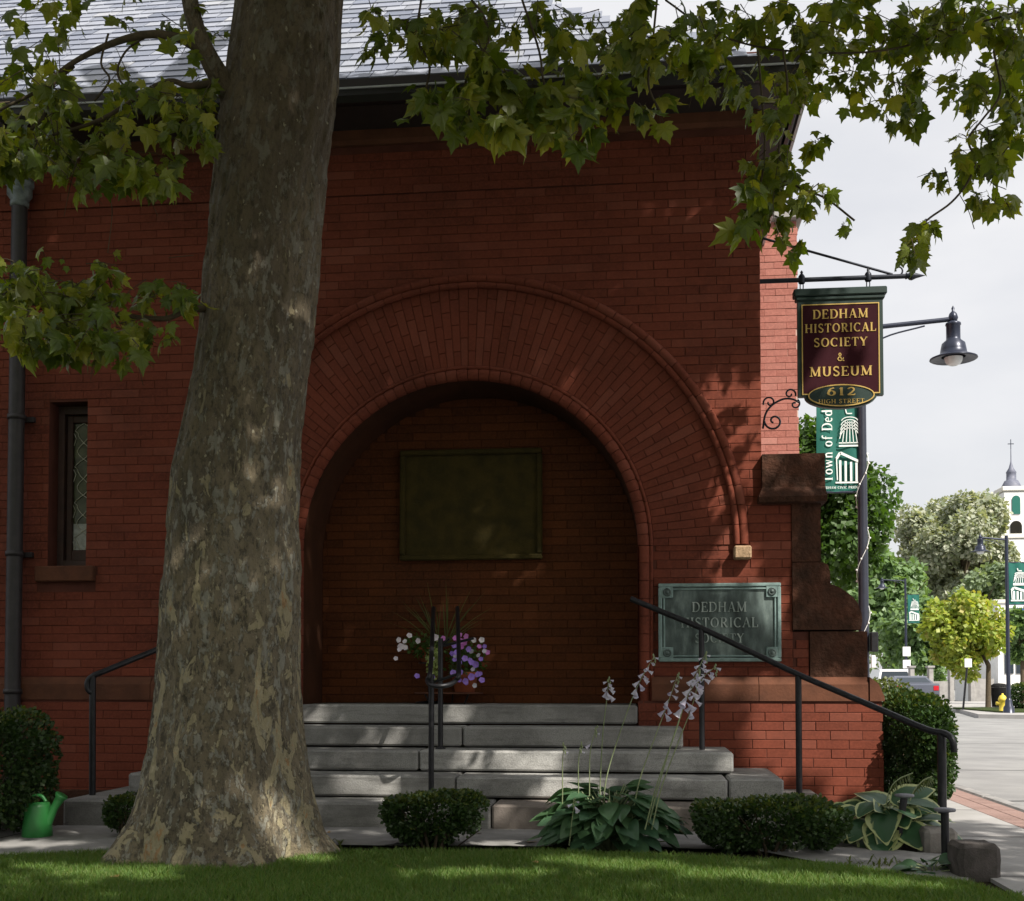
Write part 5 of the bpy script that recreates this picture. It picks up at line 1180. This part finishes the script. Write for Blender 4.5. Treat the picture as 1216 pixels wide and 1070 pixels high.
# ---- leaves one can see: sprays hung on twigs. (px, py, rx, ry, leaves, distance, leaf size)
BL_ = [
 # upper left
 (15,60,45,70,60,5.9,.10), (80,20,60,35,40,6.2,.09), (160,15,60,25,26,6.2,.09), (60,120,70,45,95,6.0,.11), (150,110,60,45,46,6.1,.10), (235,30,35,40,26,6.0,.10), (215,130,45,40,75,6.0,.11), (250,115,22,42,34,6.2,.11),
 (44,172,60,30,90,5.8,.11), (120,190,65,28,110,5.8,.115), (185,205,35,28,60,5.7,.12), (150,150,80,30,75,6.0,.11), (8,188,26,24,20,5.7,.11), (85,160,60,26,60,5.9,.11), (228,160,30,22,26,6.0,.11),
 # low left cluster
 (35,350,55,35,110,5.8,.11), (100,340,55,28,100,5.9,.11), (120,375,75,28,140,5.8,.11), (50,390,50,28,80,5.7,.12), (190,345,40,22,40,6.0,.10), (228,345,18,30,34,6.2,.10), (155,400,40,16,34,5.8,.11), (15,325,25,18,24,5.8,.09), (75,408,22,16,18,5.7,.12), (155,420,7,12,5,5.8,.10), (52,300,10,8,5,5.9,.08), (195,398,35,8,7,6.0,.08), (78,300,16,8,3,5.9,.05), (128,302,16,6,4,5.9,.05),
 # middle
 (440,22,22,32,20,5.6,.09), (455,60,14,26,12,5.6,.10), (495,45,26,40,34,5.6,.11), (530,20,48,28,50,5.7,.11), (545,70,40,42,60,5.6,.115), (505,115,28,30,42,5.5,.12), (545,125,28,28,36,5.4,.14), (600,30,50,32,50,5.8,.10), (600,95,40,38,58,5.6,.12), (610,130,32,26,40,5.5,.13), (650,120,36,36,62,5.5,.135), (700,120,36,34,60,5.5,.135), (690,160,16,17,9,5.4,.15), (580,140,20,14,14,5.4,.12),
 (690,60,50,40,60,5.8,.10), (735,35,45,40,55,5.8,.10), (785,55,45,45,85,5.8,.11), (770,118,22,16,18,5.6,.11), (785,140,9,11,4,5.6,.11), (840,60,45,40,85,6.0,.11), (830,20,50,25,44,6.2,.10), (650,10,45,18,30,6.0,.10), (485,150,6,10,1,5.5,.09), (745,12,60,16,36,6.2,.10), (580,8,60,12,26,6.2,.10), (875,95,30,25,34,6.2,.11),
 # right
 (930,35,50,40,90,6.6,.105), (990,40,50,42,110,6.8,.105), (1050,40,50,40,120,6.8,.105), (1110,40,50,40,130,6.8,.105), (1170,40,50,42,150,6.8,.105), (1210,50,35,50,110,6.8,.105), (1000,85,60,22,72,6.8,.10), (1085,85,45,18,52,6.8,.10), (1170,95,45,28,72,6.6,.105), (1205,140,22,40,60,6.4,.105), (930,85,40,25,55,6.4,.105), (900,12,50,16,34,6.8,.10), (1010,8,60,12,44,7.0,.10), (1120,5,80,14,70,7.0,.10),
 (915,130,24,32,40,6.0,.105), (910,180,24,32,44,6.0,.105), (900,225,26,26,42,5.9,.11), (880,258,20,14,16,5.8,.13), (940,205,18,32,34,6.0,.10), (950,235,24,22,34,6.0,.09), (975,238,22,22,22,6.1,.08), (1003,262,14,8,7,6.1,.08), (918,268,20,22,24,5.9,.11), (935,290,14,14,9,5.9,.11), (960,160,20,16,16,6.1,.10), (945,115,20,14,14,6.2,.08), (975,118,8,10,4,6.3,.09), (1005,120,10,8,4,6.3,.08),
 (1068,128,32,24,50,6.3,.10), (1075,105,30,12,18,6.4,.10), (1135,110,12,12,7,6.3,.10), (1160,110,24,18,24,6.3,.10), (1165,155,26,20,34,6.2,.09), (1160,185,30,20,44,6.2,.09), (1130,205,26,24,40,6.1,.09), (1195,190,22,28,44,6.1,.10), (1190,232,28,20,40,6.1,.10), (1100,262,16,8,7,6.1,.08), (1090,285,26,28,50,6.0,.09), (1208,160,14,30,20,6.2,.10), (1145,170,14,12,8,6.2,.09), (1170,240,14,12,10,6.1,.09),
]
LP, LT, LU, LS = [], [], [], []; tw = MB()
for cx, cy, rx, ry, n, d, s in BL_:
    n = max(1, int(n*(.72 if cy < 240 and cx < 260 else .70 if cx > 900 else .78))); k = max(1, round(n/6)); done = 0
    for j in range(k):
        a_ = random.uniform(0, 2*math.pi); r_ = math.sqrt(random.random())*.75; sx, sy = cx + rx*r_*math.cos(a_), cy + ry*r_*math.sin(a_) - ry*.25
        dd = d + random.uniform(-.35, .35); u = dd/F; P0 = at_d(sx, sy, dd)
        dirv = Vector((random.uniform(-1, 1), random.uniform(-.7, .7), random.uniform(-.9, .35))).normalized(); Ln = min(.34, max(rx, ry)*u*1.0)*random.uniform(.6, 1.1)
        mid = P0 + dirv*Ln*.5; end = P0 + dirv*Ln + Vector((0, 0, -.15*Ln)); cnt = n//k + (1 if random.random() < (n % k)/k else 0)
        if n > 3: tw.tube([P0, mid, end], [.0035, .0025, .0015], 3, cap=False)
        for q in range(cnt):
            t = (q + random.random())/max(1, cnt); B_ = P0.lerp(end, t); sd = Vector((random.gauss(0, 1), random.gauss(0, 1), random.gauss(-.25, .6))).normalized()
            pet = random.uniform(.02, .06); P_ = B_ + sd*pet; x_, y_, _ = proj([P_]); 
            if ((x_[0]-cx)/(rx*1.15))**2 + ((y_[0]-cy)/(ry*1.15))**2 > 1: P_ = P_.lerp(at_d(cx, cy, dd), .4); B_ = P_ - sd*pet
            tip = (sd*.7 + Vector((0, 0, -.75)) + dirv*.3).normalized(); up_ = Vector((random.gauss(0, .8), random.gauss(-.3, .7), random.gauss(.45, .55)))
            LP.append(P_); LT.append(tip); LU.append(up_); LS.append(s*random.choice((.4, .55, .65, .72, .82, .98))); tw.tube([B_, P_], .0012, 3, cap=False)
for pts, d in (([(900,60),(905,120),(908,180),(900,230),(885,250)],6.0), ([(930,60),(935,110),(925,180),(945,220),(980,235),(1015,262)],6.05), ([(925,180),(918,250),(930,290)],5.95), ([(1180,60),(1188,110),(1168,140),(1150,165),(1158,190),(1150,215),(1130,240),(1105,258),(1092,270)],6.1), ([(1150,160),(1175,150),(1216,140)],6.2), ([(1140,232),(1150,250),(1157,272)],6.1), ([(1158,190),(1175,215),(1195,225)],6.1), ([(1050,40),(1060,90),(1068,125)],6.35),
               ([(500,0),(495,45),(510,75),(505,110)],5.6), ([(560,0),(575,20),(580,50),(560,80),(545,120)],5.6), ([(572,15),(582,45)],5.7), ([(620,0),(640,60),(650,110),(690,150)],5.6), ([(780,0),(775,50),(770,100),(785,135)],5.7), ([(438,0),(448,35),(455,70)],5.6), ([(130,230),(133,255),(128,300)],5.8), ([(230,303),(200,306)],6.0), ([(180,40),(150,60),(140,90),(165,120)],6.1), ([(330*.39,40),(120,75),(130,95),(112,120)],6.0), ([(790,0),(850,40),(930,60),(1050,60),(1150,30),(1230,10)],6.6)):
    tw.tube(spline([at_d(a, b, d) for a, b in pts], 5), [.006, .0045, .003][0] if len(pts) > 3 else .0022, 5)
tw.build('twigs', M['twig'], syc, kind='stuff')
LPn = np.array([list(p) for p in LP]); fx, fy_, fd = proj(LPn); LS = np.array(LS)
sc = LS/fd; sc[(fx < 0) | (fx > 1216) | (fy_ < 0) | ((fx > 250) & (fx < 400))] = 0; single = set(np.argsort(-sc)[:300].tolist()); tcols = leaf_meshes = []
for c_ in (.0, .12, .25, .38): 
    v = SYC.copy(); v[:, 2] -= c_*(v[:, 1]**2 + .6*v[:, 0]**2) ; m = MB(); m.add(v.tolist(), SYC_T.tolist()); leaf_meshes.append(m.mesh('leaf'))
keep = []
LTn = np.array([list(p) for p in LT]); LUn = np.array([list(p) for p in LU]); Xf, Yf, Zf = frames(LTn, LUn)
for i in range(len(LP)):
    if i in single:
        o = link('leaf', random.choice(leaf_meshes), M['leaf'], syc, loc=LP[i]); o.rotation_euler = Matrix((Vector(Xf[i]), Vector(Yf[i]), Vector(Zf[i]))).transposed().to_euler(); o.scale = (LS[i]*random.uniform(.9,1.05),)*1 + (LS[i],)*2
    else: keep.append(i)
keep = np.array(keep); Vv, Tt = leaf_cloud(LPn[keep], LTn[keep], LUn[keep], LS[keep], SYC, SYC_T, rng.uniform(0, .4, len(keep)))
link('hanging_foliage', np_mesh('foliage', Vv, Tt), M['leaf'], syc, kind='stuff')
# ---- the crown above and in front of the picture: shaped to shade wall, steps and lawn, gaps cut for sun patches
holes = [(at_y(a, b, YW), ra, rb, th) for a, b, ra, rb, th in [(875,505,.22,.40,.2), (868,665,.10,.10,0), (905,715,.10,.14,0), (975,880,.48,.34,.1), (900,900,.12,.2,.2), (870,822,.22,.06,0), (960,815,.18,.07,0), (935,588,.05,.05,0), (1010,860,.20,.2,.1), (868,640,.06,.1,.3), (850,600,.07,.14,0)]]
for a, b, ra, rb in ((720,1030,.35,.10),(880,1045,.4,.10),(330,1020,.3,.08),(560,1040,.5,.05),(1010,1050,.3,.1),(120,1040,.4,.1),(620,1000,.5,.05),(30,1000,.4,.06)):
    g_ = at_z(a, b, .03); t = (YW - g_.y)/(-S.y); holes.append((g_ - S*t, ra*.7, rb*2.2, .3))
for a, b, y_, ra, rb in ((372,850,8.83,.05,.14),(430,928,7.86,.10,.10),(462,928,7.86,.05,.12),(565,903,8.18,.05,.16),(600,905,8.18,.05,.16),(645,905,8.18,.07,.16),(700,935,7.86,.08,.14),(650,950,7.86,.05,.14),(815,880,8.5,.09,.08),(450,877,8.5,.09,.05),(880,905,8.18,.05,.05),(600,965,7.55,.06,.10),(540,850,8.83,.05,.1)):
    g_ = at_y(a, b, y_); t = (YW - g_.y)/(-S.y); holes.append((g_ - S*t, ra, rb, -.35))
cp = []; target = 2500; tries = 0
Sx, Sy, Sz = S
while len(cp) < target and tries < 120000:
    tries += 1
    xp, zp = random.uniform(-10, 1.75), random.uniform(-9, 5.6); y = random.uniform(-5.5, 7.6); t = (YW - y)/(-Sy)
    P_ = Vector((xp + Sx*t, y, zp + Sz*t)); 
    if P_.z < 4.2 or P_.z > 15.5: continue
    e_ = ((P_.x - TX - 2.2)/8.6)**2 + ((P_.y - TY + 4.0)/8.2)**2 + ((P_.z - 9.3)/6.0)**2
    if e_ > 1: continue
    a_, b_, w_ = proj([P_])
    if w_[0] > 0 and b_[0] > -150*6/max(1.5, w_[0]) : continue
    if xp > 1.35 and random.random() < .5: continue
    cp.append((P_, t))
# unseen low leaf clusters added behind and left of the viewer to block sky light
k = 0
while k < 1500:
    a_ = R(random.uniform(150, 376)); r_ = random.uniform(6.2, 9.0); P_ = Vector((TX + 2.0 + r_*math.cos(a_), TY - 4.6 + r_*math.sin(a_), random.uniform(1.6, 8.5)))
    if P_.x > 4.6 and P_.y > -3: continue
    x_, y_, w_ = proj([P_])
    if w_[0] > -.3 and -500 < x_[0] < 1700: continue
    if P_.y > 4 and P_.x > -6: continue
    cp.append((P_, 0)); k += 1
print('crown clusters', len(cp), tries)
nper = 28; CPn = np.array([list(p) for p, t in cp]); base = np.repeat(CPn, nper, 0); P_ = base + rng.normal(size=base.shape)*np.array([.30, .30, .20])
tq = (YW - P_[:, 1])/(-Sy); XP_, ZP_ = P_[:, 0] - Sx*tq, P_[:, 2] - Sz*tq
ok = np.ones(len(P_), bool)
for c_, ra, rb, th in holes:
    dx, dz = XP_ - c_.x, ZP_ - c_.z; u_ = dx*math.cos(th) + dz*math.sin(th); v_ = -dx*math.sin(th) + dz*math.cos(th); ok &= (u_/(ra+.11))**2 + (v_/(rb+.11))**2 > 1
ok &= (ZP_ < 5.55 + rng.normal(0, .15, len(ZP_))) & (XP_ < 1.75)
ok &= ~((XP_ > -5.7) & (XP_ < -4.7) & (ZP_ > -4.5) & (ZP_ < -2.3) & (rng.random(len(XP_)) > .55));  ck = np.repeat(rng.random(len(CPn)), nper)
ok &= ~((XP_ < -5.95) & (ck > .35)); ok &= ~((XP_ > -4.85) & (XP_ < -2.6) & (ZP_ > -2.3) & (ZP_ < -.45) & (ck > .42))
fx, fy_, fd = proj(P_); ok &= ~((fd > 0) & (fy_ > -25) & (fx > -200) & (fx < 1420)); P_ = P_[ok]; n = len(P_)
V, T = leaf_cloud(P_, rand_dirs(n)*.8 + np.array([0, 0, -.5]), rand_dirs(n)*.7 + np.array([0, 0, 1]), (.135*rng.uniform(.7, 1.25, n)), SYCL, SYCL_T, rng.uniform(0, .3, n))
link('crown_and_blocker_leaves', np_mesh('foliage', V, T), M['leaf'], syc, kind='stuff')  # crown leaves together with the added clusters that block sky light
print('crown leaves', n)

# ================================================================== FAR SIDE OF THE STREET
def gz_far(y): return rz(y)
fp = MB(); c4 = [at_d(1139, 840, 41), at_d(1162, 853, 34.5), at_d(1330, 858, 32)]
P4 = [(c.x, c.y, gz_far(c.y)+.12) for c in c4] + [(90, 60, gz_far(60)+.12), (12.0, 60, gz_far(60)+.12)]
vb = [(x, y, z-.16) for x, y, z in P4]; fp.add(P4 + vb, [(0,1,2,3,4)] + [(i, i+5, (i+1)%5+5, (i+1)%5) for i in range(5)]); struct('far_sidewalk', fp, M['walk'])
a_, b_ = at_d(1166, 840, 38), at_d(1230, 846, 36)
gp_ = MB(); gp_.box(a_.x, b_.x+6, 37.6, 43, rz(38)+.10, rz(38)+.16); struct('far_grass_verge', gp_, M['turf'])
def far_tree(px, ptop, pbot, d, wpx, mat, n, leaf, label, trunk_px=None, ground=None, seed=0, cat='tree', blobs=26, flat=1.0, group='trees along the far street'):
    rs = random.Random(seed); u = d/F; c_ = at_d(px, (ptop+pbot)/2, d); base = rz(d) if ground is None else ground; rx = wpx/2*u; rzz = (pbot-ptop)/2*u
    tx = at_d(trunk_px, 800, d).x if trunk_px else c_.x
    e_ = empty('far_tree', (tx, c_.y, base), label, cat, group); m = MB()
    tr = max(.09, rx*.055); m.tube([(tx, c_.y, base-.1), (tx + rx*.02, c_.y, c_.z - rzz*.7), (c_.x, c_.y, c_.z + rzz*.45)], [tr*1.25, tr, tr*.3], 8)
    for k in range(7):
        a1 = R(k*51 + rs.random()*30); m.tube([(tx + (c_.x-tx)*.4, c_.y, c_.z - rzz*(.75 - .12*k/2)), (c_.x + rx*.45*math.cos(a1), c_.y + rx*.45*math.sin(a1), c_.z + rzz*(-.1 + .1*k/2)), (c_.x + rx*.8*math.cos(a1), c_.y + rx*.8*math.sin(a1), c_.z + rzz*(.0 + .15*k/2))], [tr*.5, tr*.3, tr*.1], 5)
    m.build('trunk', M['twig'], e_)
    P_ = []; O_ = []
    for k in range(blobs):
        q = Vector((rs.gauss(0, 1), rs.gauss(0, 1), rs.gauss(0, 1))).normalized()*rs.uniform(.45, .86); bc = np.array([c_.x + q.x*rx, c_.y + q.y*rx*.9, c_.z + q.z*rzz]); br = rs.uniform(.20, .36); cnt = int(n/blobs)
        dd = rng.normal(size=(cnt, 3)); dd /= np.linalg.norm(dd, axis=1, keepdims=True); rr = rng.random(cnt)[:, None]**.28; P_.append(bc + dd*rr*np.array([rx*br, rx*br, rzz*br*.85])); O_.append(dd)
    P_ = np.concatenate(P_); O_ = np.concatenate(O_); k = len(P_)
    V, T = leaf_cloud(P_, rand_dirs(k)*.8 + O_*.5 + np.array([0,0,-.3]), rand_dirs(k)*.6 + O_ + np.array([0, 0, .5]), leaf*rng.uniform(.6, 1.3, k), SYCL if leaf > .3 and False else RHO, RHO_T)
    link('crown', np_mesh('crown', V, T), M[mat], e_); return e_
far_tree(962, 480, 726, 21, 182, 'green_near', 26000, .12, 'dark green street tree behind the nearest lamp post and banner', 962, seed=3, blobs=44)
far_tree(1135, 574, 735, 95, 150, 'bloom', 34000, .38, 'tall grey green tree with pale blossom beside the church tower', 1150, seed=5, blobs=44)
far_tree(1060, 640, 812, 78, 105, 'green_mid', 9000, .42, 'bright green tree behind the farthest lamp', 1050, seed=8, blobs=34)
far_tree(1098, 690, 812, 70, 90, 'green_mid', 8000, .36, 'mid green tree left of the yellow maple', 1110, seed=11, blobs=30)
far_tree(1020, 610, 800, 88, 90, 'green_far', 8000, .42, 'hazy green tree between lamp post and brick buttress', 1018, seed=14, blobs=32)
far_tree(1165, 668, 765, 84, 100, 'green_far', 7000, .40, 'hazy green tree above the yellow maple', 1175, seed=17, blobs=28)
far_tree(1143, 700, 806, 44, 98, 'maple', 11000, .20, 'round yellow green maple by the far sidewalk', 1172, ground=rz(44)+.1, seed=21, blobs=40)
far_tree(1212, 716, 790, 50, 46, 'green_mid', 4000, .24, 'small light green tree at the right edge behind the lamp', 1214, seed=25, blobs=20)
pb = at_d(1213, 830, 40); shrub('round_shrub', pb.x+.1, pb.y, .5, .5, rz(40)+.1, at_d(1213, 812, 40).z, 2500, .09, 'round green shrub on the far verge at the right edge', 'shrub')
# ---- church
dC = 150; u = dC/F
def CP(px, py): return at_d(px, py, dC)
cc = CP(1206, 800); chh = empty('church', (cc.x, cc.y, rz(dC)), 'white church with an open belfry and slim cross topped spire', 'church'); gzc = rz(dC)
m = MB(); yc = cc.y
def cbox(px0, px1, py0, py1, dep, name, mat, parent=chh, y0=0, bev=.1):
    A, B = CP(px0, py1), CP(px1, py0); m = MB(); m.box(A.x, B.x, yc + y0, yc + y0 + dep, A.z, B.z, bev=bev); return m.build(name, M[mat], parent)
cbox(1190, 1224, 640, 712, 4.2, 'tower', 'white'); m = MB(); A, B = CP(1172, 716), CP(1260, 716); m.box(A.x, B.x, yc+.8, yc+18, gzc, A.z, bev=.1); m.build('nave', M['white'], chh)
m = MB(); Cx = (A.x+B.x)/2; m.prism([(A.x-.3, A.z+.01), (B.x+.3, A.z+.01), (Cx, CP(1206, 680).z)], yc+.8, yc+18); m.build('nave_roof', M['slate'], chh)
cbox(1188, 1226, 634, 639.5, 4.6, 'tower_cornice', 'cream', y0=-.2); cbox(1194, 1221, 583, 633.5, 3.4, 'belfry', 'white', y0=.4); cbox(1191, 1224, 577, 582.5, 3.9, 'belfry_cornice', 'cream', y0=.15)
def arched(px0, px1, pt, pb_, y, mat, name):
    A, B = CP(px0, pb_), CP(px1, pt); r_ = (B.x-A.x)/2; cx = (A.x+B.x)/2; zt_ = B.z - r_
    pol = [(A.x, A.z), (B.x, A.z)] + [(cx + r_*math.cos(t), zt_ + r_*math.sin(t)) for t in np.linspace(0, math.pi, 9)]; m = MB(); m.prism(pol, y, y+.3); return m.build(name, M[mat], chh)
arched(1203, 1212, 588, 610, yc+.25, 'banner', 'louvre'); arched(1201, 1214, 618, 633, yc+.25, 'black', 'bell_opening'); arched(1198, 1209, 652, 676, yc-.15, 'black', 'tower_window')
m = MB(); t0 = CP(1207, 577); m.lathe([(1.25, 0), (1.2, .3), (.85, 1.0), (.62, 1.1), (.6, 2.0), (.66, 2.1), (.3, 2.7), (.14, 3.3), (.07, 3.6), (.05, 5.2)], (t0.x, yc+2.1, t0.z), 12); m.build('spire', plain('grey_lead_roof', (.16,.17,.22), (.1,.11,.15), 2, .6), chh)
m = MB(); m.box(t0.x-.04, t0.x+.04, yc+2.06, yc+2.14, t0.z+5.2, t0.z+6.5); m.box(t0.x-.38, t0.x-.042, yc+2.06, yc+2.14, t0.z+5.85, t0.z+5.95); m.box(t0.x+.042, t0.x+.38, yc+2.06, yc+2.14, t0.z+5.85, t0.z+5.95); m.build('cross', M['lamp'], chh)
# ---- low white building and the white boundary wall
dW = 58
def WP(px, py): return at_d(px, py, dW)
A, B = WP(1186, 836), WP(1300, 716); yw = A.y; sb = empty('white_shopfront', (A.x, yw, rz(dW)), 'low white building with a blue sign band at the right edge', 'building')
m = MB(); m.box(A.x, B.x, yw, yw+8, rz(dW), WP(1190, 716).z); m.build('wall', M['white'], sb)
m = MB(); m.box(WP(1190,0).x, WP(1240,0).x, yw-.22, yw-.03, WP(1190,727).z, WP(1190,713).z, bev=.02); bs = m.build('sign_band', M['blue'], sb)
m = MB(); a_, b_ = WP(1194, 722.5), WP(1213, 719); m.box(a_.x, b_.x, yw-.235, yw-.222, a_.z, b_.z); m.build('sign_stripe', M['white'], bs)
for x0 in (1193, 1206, 1222, 1240):
    f_ = WP(x0, 800); g_ = WP(x0+9, 745); m = MB(); m.box(f_.x, g_.x, yw-.06, yw-.01, f_.z, g_.z); m.build('window', M['carglass'], sb)
m = MB(); m.box(A.x-.2, B.x, yw-.1, yw+8.1, WP(1190,716).z+.003, WP(1190,712).z); m.build('coping', M['cream'], sb)
wl = WP(1085, 830); bw = empty('boundary_wall', (wl.x, wl.y, rz(dW)), 'low pale grey masonry wall with square piers behind the maple', 'wall')
ppx = [1086, 1097, 1108, 1121, 1132, 1145, 1156, 1165, 1184]
for i_, (a, b) in enumerate(zip(ppx[::2], ppx[2::2])):
    m = MB(); P0 = WP(a, 830); w_ = .11; m.box(P0.x-w_, P0.x+w_, yw-.05, yw+.4, rz(dW), WP(a, 793).z, bev=.02); m.box(P0.x-w_-.06, P0.x+w_+.06, yw-.11, yw+.46, WP(a, 793).z+.002, WP(a, 791).z+.02, bev=.01); m.build('pier', M['concrete'], bw)
    if i_ == 2: continue
    Q = WP(b, 830); m = MB(); m.box(P0.x+w_+.002, Q.x-w_-.002, yw+.05, yw+.3, rz(dW), WP(a, 803 + (i_*7 % 5)*3).z); m.build('wall_panel', M['concrete'], bw)
# ---- cars
def car(px, d, paint, label, kind='suv', W_=1.85, L_=4.6, H_=1.6):
    c_ = at_d(px, 820, d); z0 = rz(c_.y); e_ = empty('parked_car', (c_.x, c_.y, z0), label, 'car', 'cars on the far street')
    m = MB()
    prof = [(-L_/2, .35), (-L_/2, .95), (-L_/2+.08, 1.02), (-L_/2+.35 if kind == 'suv' else -L_/2+.9, 1.02 if kind != 'suv' else 1.05), (L_/2-1.2, .98), (L_/2-.1, .78), (L_/2, .55), (L_/2, .35)]
    hw = W_/2; n = len(prof)
    vs = [(c_.x - hw, c_.y + a, z0 + b) for a, b in prof] + [(c_.x + hw, c_.y + a, z0 + b) for a, b in prof]
    m.add(vs, [tuple(range(n)), tuple(range(2*n-1, n-1, -1))] + [(i, i+n, (i+1)%n+n, (i+1)%n) for i in range(n)])
    gh = [(-L_/2+.1 if kind == 'suv' else -L_/2+.7, 1.03), (-L_/2+.35 if kind == 'suv' else -L_/2+1.3, H_-.05), (-L_/2+.6 if kind == 'suv' else -L_/2+1.5, H_), (L_/2-2.2, H_), (L_/2-1.35, 1.0)]; n = len(gh); h1, h2 = hw*.94, hw*.76
    def ghv(s): return [(c_.x + s*(h1 if b < 1.2 else h2), c_.y + a, z0 + b) for a, b in gh]
    m.add(ghv(-1) + ghv(1), [tuple(range(n)), tuple(range(2*n-1, n-1, -1))] + [(i, i+n, (i+1)%n+n, (i+1)%n) for i in range(n)])
    m.build('body', paint, e_)
    m = MB(); a0, b0 = gh[0]; a1, b1 = gh[1]
    def lr(t, off=-.012): return (c_.y + a0 + (a1-a0)*t + off, z0 + b0 + (b1-b0)*t)
    (ya, za), (yb_, zb_) = lr(.12), lr(.9); m.add([(c_.x-h1*.86, ya, za), (c_.x+h1*.86, ya, za), (c_.x+h2*.88, yb_, zb_), (c_.x-h2*.88, yb_, zb_)], [(0,1,2,3)]); m.build('rear_window', M['carglass'], e_)
    for s in (-1, 1):
        m = MB(); m.box(c_.x + s*(hw-.14) - .11, c_.x + s*(hw-.14) + .11, c_.y - L_/2 - .02, c_.y - L_/2 + .05, z0+.72, z0+.92, bev=.01); m.build('tail_light', M['red'], e_)
        for yy in (-L_/2+.85, L_/2-.85):
            m = MB(); m.lathe([(.001, -.1), (.30, -.1), (.33, -.07), (.33, .07), (.30, .1), (.001, .1)], (c_.x + s*(hw-.08), c_.y + yy, z0+.33), 16, (1,0,0)); wh = m.build('wheel', M['rubber'], e_)
        m = MB(); m.box(c_.x + s*(hw+.08) - .07, c_.x + s*(hw+.08) + .07, c_.y + .55, c_.y+.65, z0+1.02, z0+1.14, bev=.02); m.build('wing_mirror', paint, e_)
    m = MB(); m.box(c_.x-hw+.02, c_.x+hw-.02, c_.y-L_/2-.07, c_.y-L_/2-.003, z0+.36, z0+.56, bev=.03); m.build('bumper', M['rubber'], e_); return e_
car(1053, 62, M['carwhite'], 'white vehicle whose roof shows above the box hedge', W_=1.9, H_=1.75)
car(1076, 52, M['cargrey'], 'dark grey car with red tail lights beyond the box hedge', 'sedan', 1.8, 4.4, 1.35)
# ---- hydrant, bins, notice posts
hy = at_d(1190, 848, 38); e_ = empty('fire_hydrant', (hy.x, hy.y, rz(38)+.1), 'yellow fire hydrant beside the lamp post base', 'hydrant'); m = MB()
m.lathe([(.17, 0), (.17, .05), (.11, .07), (.11, .42), (.14, .44), (.13, .5), (.09, .58), (.03, .62), (.03, .66), (.001, .66)], (hy.x-.28, hy.y-1, rz(38)+.05), 14); m.build('barrel', M['yellow'], e_); m = MB()
m.lathe([(.001, -.2), (.06, -.2), (.06, .2), (.001, .2)], (hy.x-.28, hy.y-1, rz(38)+.39), 10, (1,0,0)); m.build('nozzle', M['yellow'], e_)
tn = at_d(1187, 843, 44); e_ = empty('litter_bin', (tn.x, tn.y, rz(44)+.12), 'black cylindrical litter bin on the far sidewalk', 'litter bin'); m = MB()
m.lathe([(.001, 0), (.27, 0), (.30, .72), (.31, .74), (.001, .74)], (tn.x, tn.y, rz(44)+.13), 16); m.build('bin', M['rubber'], e_); m = MB(); m.lathe([(.31, .745), (.32, .80), (.2, .88), (.001, .90)], (tn.x, tn.y, rz(44)+.13), 16); m.build('lid', M['rubber'], e_)
sp = at_d(1146, 842, 40); e_ = empty('street_notice', (sp.x, sp.y, rz(40)), 'small white notice on a leaning thin post across the road', 'street sign'); m = MB(); top = at_d(1149, 785, 40)
m.tube([(sp.x-.08, sp.y, rz(40)), (top.x, sp.y, top.z)], .035, 6); m.build('post', M['iron'], e_); m = MB(); m.box(top.x-.12, top.x+.12, sp.y-.07, sp.y-.04, top.z-.22, top.z+.08, bev=.008); m.build('notice', M['bag'], e_)
# far tree line closing the street
def row_trees():
    P_ = []; 
    for k in range(46):
        x = -70 + k*6.5 + random.uniform(-2, 2); y = 165 + random.uniform(-8, 12); h = random.uniform(9, 13); r_ = random.uniform(3.5, 5); c_ = np.array([x, y, h*.55])
        dd = rng.normal(size=(420, 3)); dd /= np.linalg.norm(dd, axis=1, keepdims=True); P_.append(c_ + dd*np.array([r_, r_, h*.45])*(rng.random(420)[:, None]**.3))
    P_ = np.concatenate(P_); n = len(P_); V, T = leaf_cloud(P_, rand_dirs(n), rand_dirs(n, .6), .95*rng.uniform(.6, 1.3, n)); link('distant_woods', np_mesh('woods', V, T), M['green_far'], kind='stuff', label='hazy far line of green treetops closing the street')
row_trees()

# dry leaves fallen on the lawn and the path
dry = [leafmat('fallen_dry_leaf', [(.30,.20,.08), (.22,.13,.05), (.38,.30,.12)], .1)][0]
for i in range(14):
    x = random.uniform(-3.2, 1.5); e0 = float(np.interp(x, lex, ley)); onpath = random.random() < .35
    y = random.uniform(6.75, 7.4) if onpath else e0 - random.uniform(.02, 1.0); z = .026 if onpath else .055
    o = link('fallen_leaf', random.choice(leaf_meshes), None, None, loc=(x, y, z), label='dry brown fallen leaf lying on the lawn or path before the steps', cat='fallen leaf', group='fallen leaves'); o.data = o.data
    o.material_slots[0].link = 'OBJECT'; o.material_slots[0].material = dry
    s_ = random.uniform(.04, .07); o.scale = (s_, s_, s_); o.rotation_euler = (random.uniform(-.3, .3), random.uniform(-.3, .3), random.uniform(0, 6.28))
